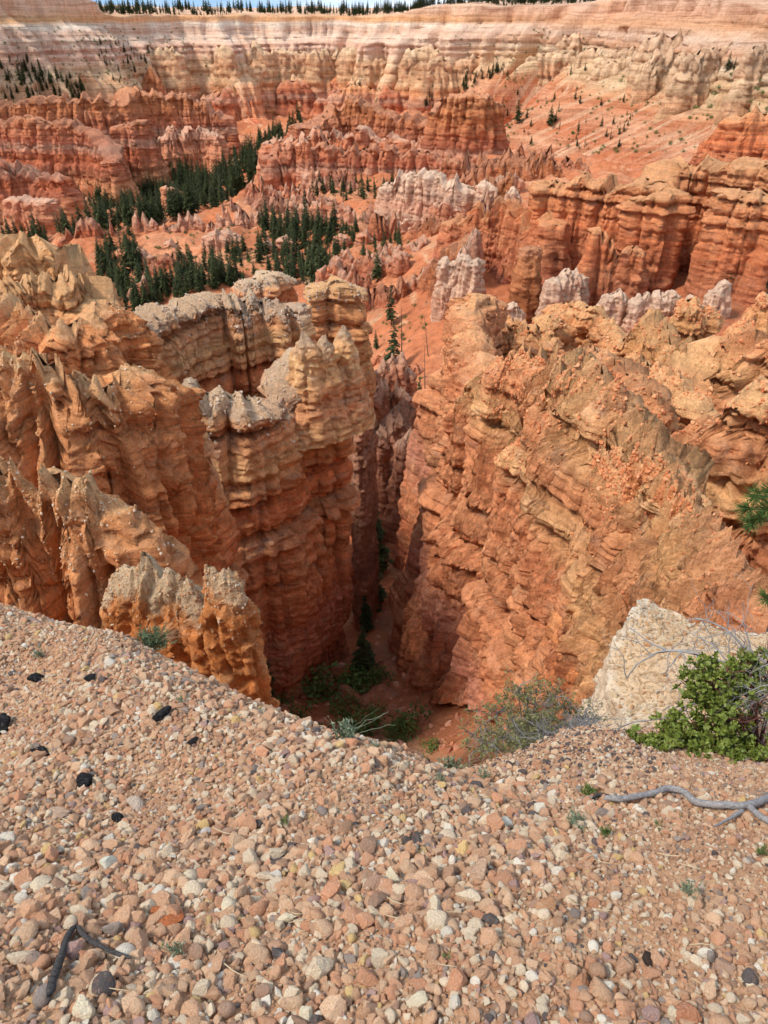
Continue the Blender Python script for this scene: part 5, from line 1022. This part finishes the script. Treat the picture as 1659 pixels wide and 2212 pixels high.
# a small pine on the canyon floor by the gravel edge
def round_pine(seed, H, mat, name, P, label, w=.26, lo=.35, n=60):
    r = np.random.default_rng(seed); t = MB(); c = MB(); zz = np.linspace(0, 1, 7); t.tube(np.stack([.02 * np.sin(zz * 4), .01 * zz, zz * .96], 1), .022 * (1 - .85 * zz), 6)
    for i in range(n):
        h = r.uniform(lo, 1.0); rr = w * math.sqrt(max(.05, 1 - ((h - .6) / .45) ** 2)) * r.uniform(.5, 1.05); a = r.uniform(0, 6.28)
        e = np.array([math.cos(a) * rr, math.sin(a) * rr, h + r.uniform(-.03, .06)]); t.tube(np.array([[0, 0, h - .06], e * [.5, .5, 1] - [0, 0, .03], e]), [.006, .005, .002], 4)
        m = 46; A = unit(r.normal(0, 1, (m, 3)) + [0, 0, .4]) * .055 * r.uniform(.7, 1.2, m)[:, None]; B = unit(np.cross(A, r.normal(0, 1, (m, 3)))) * .0055
        c.leaves(e + A * .7 + r.normal(0, .012, (m, 3)), A, B)
    e = link(name, None, loc=P); e.scale = (H,) * 3; tag(e, label, 'pine'); link('trunk', t.mesh('trunk', M_bark), e); link('crown', c.mesh('crown', mat, False), e); return e
P = tpick(560, 1535, 30); round_pine(41, 9.0, plant_mat('slot_pine_needles', (.02, .05, .014), (.06, .11, .03), 1), 'pine_tree', P, 'small round crowned pine on the canyon floor behind the gravel edge', w=.24, lo=.3)

# ------------------------------------------------------------------ plants and wood near the camera
def twig(mb, P, d, L_, r0, depth, rg_, tips, curl=.35, kids=3, k=5):
    n = 6; pts = [np.array(P, float)]; d = np.array(d, float)
    for i in range(n):
        d = unit(d + rg_.normal(0, curl / 2.2, 3)); pts.append(pts[-1] + d * L_ / n)
    pts = np.array(pts); mb.tube(pts, r0 * np.linspace(1, .5, n + 1), k)
    if depth == 0: tips.append((pts[-1], d)); tips.append((pts[-3], d)); return
    for j in range(kids):
        i = rg_.integers(2, n + 1); twig(mb, pts[i], unit(d * .8 + rg_.normal(0, .55, 3)), L_ * rg_.uniform(.5, .8), r0 * .55, depth - 1, rg_, tips, curl, kids, max(3, k - 1))
def manzanita():
    r = np.random.default_rng(61); base = gpick(1640, 1625); st = MB(); lf = MB(); dead = MB(); tips = []
    for (u, v, Y) in [(1400, 1632, 1.98), (1440, 1600, 2.1), (1500, 1570, 2.15), (1520, 1520, 2.2), (1540, 1480, 2.25), (1570, 1452, 2.3), (1620, 1440, 2.3), (1690, 1450, 2.3), (1420, 1625, 1.95), (1480, 1605, 2.05), (1560, 1600, 2.0), (1480, 1640, 1.92), (1560, 1640, 1.9), (1640, 1520, 2.1), (1720, 1560, 2.0), (1600, 1560, 2.05), (1450, 1570, 2.2), (1530, 1440, 2.4), (1760, 1480, 2.2), (1450, 1650, 1.9), (1520, 1650, 1.88), (1600, 1655, 1.86), (1660, 1640, 1.88), (1505, 1500, 2.25), (1530, 1465, 2.3), (1600, 1430, 2.35), (1660, 1425, 2.35), (1395, 1625, 1.98), (1420, 1600, 2.02)]:
        e = np.array(pt(u, v, Y)); m = (base + e) / 2 + r.normal(0, .05, 3); s = np.linspace(0, 1, 7)[:, None]; pts = base * (1 - s) ** 2 + 2 * m * s * (1 - s) + e * s ** 2
        st.tube(pts, np.linspace(.011, .004, 7), 5)
        for q in range(15): twig(st, pts[r.integers(3, 7)], unit(e - base + r.normal(0, .4, 3) + [0, 0, .05]), r.uniform(.04, .10), .003, 1, r, tips, .5, 3, 4)
    C = []; A = []; B = []
    for p, d in tips:
        if p[2] < gz(p[0], p[1]) - .02: continue
        uu, vv, _ = uv_of(p)
        if vv < 1408: continue
        if uu > 1590 and 1495 < vv < 1590 and r.random() < .85: continue
        for j in range(8):
            a = unit(unit(d) * .7 + r.normal(0, .75, 3) + [0, 0, .35]); l = r.uniform(.009, .0135); C.append(p + a * l * 1.0 + r.normal(0, .004, 3)); A.append(a * l); b = unit(np.cross(a, r.normal(0, 1, 3))); B.append(b * l * .56)
    C, A, B = map(np.array, (C, A, B))
    n = len(C); k = 6; th = np.linspace(0, 2 * math.pi, k, endpoint=False)
    V = C[:, None] + A[:, None] * np.cos(th)[None, :, None] + B[:, None] * np.sin(th)[None, :, None]
    I = np.arange(n * k).reshape(n, k); lf.add(V.reshape(-1, 3), np.concatenate([I[:, [0, 1, 2, 3]], I[:, [0, 3, 4, 5]]]))
    e = link('manzanita_bush', None, loc=base); tag(e, 'glossy green manzanita bush with red stems spilling over the gravel', 'bush')
    for nm, mb, mt in (('stems', st, M_redw), ('foliage', lf, M_manz)):
        o = link(nm, mb.mesh(nm, mt, nm == 'stems'), e); o.matrix_parent_inverse = Matrix.Translation(-Vector(base))
        o['kind'] = 'stuff'
    # bleached dead limbs reaching out of the bush over the outcrop
    dm = MB(); tp = []
    def limb(uvY, r0, kids=4, L_=.22):
        pts = np.array([pt(*c) for c in uvY]); D, s = resample([tuple(p) + (1,) for p in pts], .03); D[:, :3] += .006 * np.stack([fbm(s * 9, 0 * s + k, 0 * s + r0 * 999, 77, 2) for k in range(3)], 1)
        dm.tube(D[:, :3], np.linspace(r0, r0 * .35, len(D)), 6)
        for j in range(kids * 3): i = r.integers(len(D) // 4, len(D)); twig(dm, D[i, :3], unit(D[min(i + 2, len(D) - 1), :3] - D[max(i - 2, 0), :3] + r.normal(0, .7, 3)), L_ * r.uniform(.4, 1), r0 * .33, 1, r, tp, .55, 2, 4)
    limb([(1660, 1480, 2.5), (1560, 1432, 2.6), (1500, 1412, 2.6), (1440, 1405, 2.65), (1405, 1418, 2.7), (1370, 1440, 2.7), (1355, 1465, 2.7)], .011)
    limb([(1440, 1405, 2.65), (1400, 1385, 2.7), (1360, 1358, 2.75)], .006, 1)
    limb([(1680, 1450, 2.5), (1610, 1400, 2.6), (1580, 1370, 2.65), (1540, 1345, 2.7), (1500, 1335, 2.75)], .009)
    limb([(1620, 1440, 2.5), (1620, 1390, 2.55), (1605, 1345, 2.6)], .006)
    limb([(1600, 1460, 2.5), (1545, 1400, 2.6), (1510, 1375, 2.65)], .006)
    limb([(1640, 1560, 2.2), (1560, 1540, 2.3), (1500, 1520, 2.35), (1440, 1550, 2.4), (1370, 1560, 2.5), (1320, 1580, 2.6)], .008, 5)
    limb([(1560, 1540, 2.3), (1500, 1500, 2.4), (1470, 1470, 2.45)], .005, 3)
    for (a, b) in ((1700, 1500), (1710, 1510), (1690, 1525), (1705, 1545), (1700, 1575), (1700, 1490), (1720, 1530), (1690, 1560), (1720, 1440)): limb([(a, b, 2.15), (a - 50, b - 10, 2.15), (a - 100, b + 15, 2.2)], .004, 5, .15)
    d = link('dead_branches', dm.mesh('dead_branches', M_dead), None); tag(d, 'bleached grey dead limbs reaching over the pale outcrop from behind the bush', 'dead branch')
manzanita()

def twiggy_shrub(u, v, ends, label, leafmat, nl=5, dens=1.0, seed=5, l=.008, deadfrac=.5):
    r = np.random.default_rng(seed); base = gpick(u, v); st = MB(); lf = MB(); tips = []
    for (a, b, Y) in ends:
        e = np.array(pt(a, b, Y)); s = np.linspace(0, 1, 6)[:, None]; m = (base + e) / 2 + r.normal(0, .06, 3); pts = base * (1 - s) ** 2 + 2 * m * s * (1 - s) + e * s ** 2
        st.tube(pts, np.linspace(.009, .003, 6), 4)
        for q in range(int(15 * dens)): twig(st, pts[r.integers(2, 6)], unit(e - base + r.normal(0, .45, 3)), r.uniform(.08, .2), .0028, 1, r, tips, .55, 3, 3)
    C, A, B = [], [], []
    for p, d in tips:
        if r.random() < deadfrac: continue
        for j in range(nl):
            a_ = unit(d + r.normal(0, .8, 3)); C.append(p + r.normal(0, .012, 3)); A.append(a_ * l); B.append(unit(np.cross(a_, r.normal(0, 1, 3))) * l * .45)
    lf.leaves(np.array(C), np.array(A), np.array(B))
    e = link('shrub', None, loc=base); tag(e, label, 'shrub')
    for nm, mb, mt in (('branches', st, M_dead), ('foliage', lf, leafmat)):
        o = link(nm, mb.mesh(nm, mt, nm == 'branches'), e); o.matrix_parent_inverse = Matrix.Translation(-Vector(base)); o['kind'] = 'stuff'
twiggy_shrub(1130, 1612, [(1050, 1575, 2.6), (1090, 1530, 2.7), (1120, 1500, 2.75), (1160, 1490, 2.8), (1200, 1500, 2.8), (1230, 1540, 2.8), (1180, 1530, 2.7), (1110, 1560, 2.6), (1040, 1610, 2.4), (1150, 1560, 2.7), (1240, 1570, 2.8), (1020, 1590, 2.5), (1075, 1545, 2.65), (1140, 1520, 2.75), (1185, 1505, 2.8), (1215, 1525, 2.8), (1260, 1560, 2.8), (1100, 1590, 2.5), (1170, 1580, 2.6)], 'twiggy grey shrub with sparse yellow green leaves at the gully edge', M_olive, seed=6, nl=7, deadfrac=.35, dens=1.5, l=.010)
twiggy_shrub(1245, 1590, [(1210, 1570, 2.8), (1250, 1550, 2.9), (1290, 1555, 2.9), (1320, 1580, 2.8), (1270, 1575, 2.8), (1180, 1590, 2.7)], 'low tangle of dead grey twigs beside the twiggy shrub', M_olive, seed=7, nl=2, deadfrac=.85, dens=1.4)

def tuft(u, v, px, label, mat=M_sage, seed=1, n=40, spread=.6, wid=.045, name='plant', cat='plant', stalks=0, tall=1.0):
    r = np.random.default_rng(seed); P = gpick(u, v) + np.array([0, 0, .012]); R_ = px / 1534 * uv_of(P)[2]; lf = MB(); st = MB()
    for i in range(n):
        a = r.uniform(0, 6.28); d = unit(np.array([math.cos(a) * spread * r.random(), math.sin(a) * spread * r.random(), tall])); L_ = R_ * r.uniform(.5, 1.1)
        b0 = np.array([r.normal(0, .22), r.normal(0, .16), 0]) * R_; s = np.linspace(0, 1, 5)[:, None]; pts = b0 + d * s * L_ + np.array([math.cos(a), math.sin(a), -.3]) * (s ** 2) * L_ * .2
        st.tube(pts, np.linspace(.012, .005, 5) * R_, 3)
        m = 9; k = r.uniform(.25, 1, m); C = b0 + d * (k * L_)[:, None]; A = unit(d + r.normal(0, .7, (m, 3))) * R_ * .12; B = unit(np.cross(A, r.normal(0, 1, (m, 3)))) * R_ * wid * .6
        lf.leaves(C + A, A, B)
    e = link(name, None, loc=P); tag(e, label, cat); link('stems', st.mesh('stems', mat), e)['kind'] = 'stuff'; link('foliage', lf.mesh('foliage', mat, False), e)['kind'] = 'stuff'
    if stalks:
        sm = MB()
        for i in range(stalks):
            a = r.uniform(-.3, 1.0); d = unit(np.array([math.cos(a) * r.uniform(.3, 1), r.uniform(-.2, .5), r.uniform(.3, 1)])); L_ = R_ * r.uniform(1.4, 2.4); s = np.linspace(0, 1, 8)[:, None]
            sm.tube(d * s * L_ + np.array([.4, 0, -.5]) * s ** 2 * L_ * .35 + r.normal(0, .004, (8, 3)), np.linspace(.014, .006, 8) * R_, 3)
        link('dry_stalks', sm.mesh('dry_stalks', M_straw if stalks > 6 else mat), e)['kind'] = 'stuff'
tuft(335, 1398, 46, 'grey green tuft with dry straw stalks at the gravel edge', seed=11, n=110, spread=1.4, stalks=14, tall=.8, mat=plant_mat('tuft_leaf', (.07, .10, .05), (.17, .21, .11), 20))
for i, (u, v, px, n, l, m) in enumerate([(87, 1422, 22, 22, 'small grey green sprig beside the round cinder rock', M_sage), (395, 1520, 20, 20, 'small sage sprig on the upper gravel slope', M_sage), (745, 1600, 48, 34, 'tall feathery grey plant on the gravel edge with thin upright stalks', M_sage), (812, 1618, 18, 18, 'little sage sprig beside the tall feathery plant', M_sage),
        (975, 1668, 46, 34, 'pale grey green plant with buds standing at the gully', M_sage), (1045, 1685, 26, 20, 'low sage sprig beside the budding plant', M_sage), (950, 1692, 24, 16, 'thin sage sprig in front of the budding plant', M_sage), (1268, 1720, 26, 44, 'dark green tuft above the dead branch end', M_green), (1240, 1785, 32, 46, 'dusty green tuft in the middle gravel', M_sage),
        (1306, 1808, 24, 30, 'fresh green sprig beside the dusty tuft', M_green), (1418, 1790, 16, 12, 'tiny sprig under the dead branch', M_green), (615, 1782, 20, 18, 'thin green sprig in the middle of the gravel slope', M_green), (390, 2062, 34, 34, 'dry grey tuft near the burnt stick', M_sage), (1482, 1936, 32, 28, 'sparse grey tuft in the right gravel', M_sage), (1640, 1846, 24, 24, 'dark leafy sprig cut by the picture edge', M_green), (720, 1930, 16, 10, 'tiny green sprig low on the slope', M_green), (965, 2075, 22, 8, 'thin grass blade cluster low on the slope', M_green), (500, 1755, 10, 8, 'tiny green shoot on the slope', M_green), (294, 1472, 14, 8, 'faint sprig beside a pale stone high on the slope', M_sage)]):
    tuft(u, v, px, l, m, seed=20 + i, n=n, spread=.9 if px < 40 else .6, stalks=4 if 'tall' in l or 'buds' in l else 0, wid=.06)

# dead wood
def wood(name, paths, label, mat, cat, lift=.5):
    mb = MB()
    for uvs, r0, r1 in paths:
        P = np.array([gpick(u, v) for u, v in uvs]); dp = uv_of(P.mean(0))[2]; r0 *= dp / 1534; r1 *= dp / 1534; P[:, 2] += r0 * lift + (.024 if r0 > .004 else .014)
        D, s = resample([tuple(p) + (1,) for p in P], .012); D[:, :3] += .3 * r0 * np.stack([fbm(s * 14, 0 * s + k, 0 * s, 88, 2) for k in range(3)], 1)
        rr = np.linspace(r0, r1, len(D)) * (1 + .18 * fbm(s * 18, 0 * s, 0 * s + r0 * 77, 89, 2)); rr[0] *= .5; rr[-1] *= .4
        mb.tube(D[:, :3], rr, 10)
    o = link(name, mb.mesh(name, mat)); tag(o, label, cat); return o
def wood_mat(name, a, b, sc):
    T = NT(name); p = T.pos(); n = T.noise(T.scale(p, (1, 3, 3)), sc, 6, .7, .4); T.l(T.ramp(n, [(.32, a), (.55, b), (.75, tuple(min(1, k * 1.4) for k in b))]), T.b.inputs['Base Color']); T.l(T.bump(n, .9, .006), T.b.inputs['Normal']); return T.m
M_drift = wood_mat('driftwood', (.13, .115, .11), (.33, .30, .285), 60); M_burn = wood_mat('burnt_bark', (.018, .016, .015), (.085, .075, .07), 90)
wood('dead_branch', [([(1700, 1712), (1659, 1735), (1610, 1752), (1556, 1752), (1530, 1752), (1496, 1744), (1472, 1724), (1440, 1716), (1400, 1728), (1340, 1738), (1300, 1738)], 9, 6), ([(1610, 1752), (1640, 1780), (1700, 1815)], 8, 5), ([(1600, 1762), (1570, 1780), (1535, 1798)], 5, 2)], 'long bleached grey dead branch forking on the gravel', M_drift, 'branch', lift=.8)
wood('stick', [([(1278, 1735), (1292, 1728), (1312, 1730), (1335, 1742)], 4, 3)], 'short curved dark twig at the end of the bleached branch', M_burn, 'stick', lift=.8)
wood('burnt_stick', [([(115, 2165), (128, 2120), (142, 2070), (156, 2030), (172, 2012)], 10, 7), ([(172, 2012), (196, 2040), (240, 2066), (290, 2082)], 6, 4)], 'charred forked stick lying on the gravel in the lower corner', M_burn, 'stick', lift=.7)
rs = np.random.default_rng(9)
for i in range(26):
    u, v = rs.uniform(40, 1620), rs.uniform(1720, 2190); a = rs.uniform(-.6, .6); L_ = rs.uniform(25, 60)
    o = wood('pine_needle', [([(u, v), (u + L_ * .5 * math.cos(a), v + L_ * .5 * math.sin(a) + rs.uniform(-5, 5)), (u + L_ * math.cos(a), v + L_ * math.sin(a))], 1.3, .8)], 'dry straw coloured pine needle lying across the gravel', M_straw, 'pine needle', lift=9)
    o['group'] = 'dry pine needles on the gravel'

# the pine whose bough comes in at the edge of the view
def edge_pine():
    r = np.random.default_rng(71); base = np.array(pt(1790, 1180, 9.0)); base[2] = ht(np.array([base[0]]), np.array([base[1]]))[0] - .2; top = np.array(pt(1790, 960, 9.0))
    t = MB(); c = MB(); s = np.linspace(0, 1, 8)[:, None]; t.tube(base + (top - base) * s, np.linspace(.13, .03, 8), 8)
    for (u, v, Y, w) in [(1612, 1100, 8.6, 1), (1622, 1128, 8.5, 1), (1632, 1070, 8.7, 1), (1650, 1100, 8.6, 1), (1660, 1060, 8.8, 1), (1640, 1122, 8.5, .8), (1700, 1040, 8.9, 1), (1720, 1110, 8.6, 1), (1850, 1050, 9.2, 1.2), (1880, 1110, 9.3, 1.2), (1800, 980, 9.1, 1.2), (1760, 1000, 9.3, 1.2), (1830, 1160, 9.1, 1.2), (1760, 1150, 9.4, 1.2), (1790, 955, 9.0, 1.2), (1700, 1170, 9.3, 1), (1655, 1290, 8.9, 1)]:
        e = np.array(pt(u, v, Y)); hz = min(max(e[2] - .15, base[2] + .5), top[2]); f = (hz - base[2]) / (top[2] - base[2]); b0 = base + (top - base) * f
        t.tube(np.array([b0, (b0 + e) / 2 - [0, 0, .08], e]), [.025, .018, .006], 5)
        m = int(150 * w); d = unit(e - b0); A = unit(d * .6 + r.normal(0, .6, (m, 3))) * .13 * r.uniform(.7, 1.1, m)[:, None]; B = unit(np.cross(A, r.normal(0, 1, (m, 3)))) * .0055
        c.leaves(e - d * r.uniform(0, .14, m)[:, None] + A, A, B)
    e = link('pine_tree', None, loc=base); tag(e, 'pine whose bright green bough reaches in at the picture edge', 'pine')
    for nm, mb, mt in (('trunk', t, M_bark), ('crown', c, M_pine)):
        o = link(nm, mb.mesh(nm, mt, nm == 'trunk'), e); o.matrix_parent_inverse = Matrix.Translation(-Vector(base))
edge_pine()
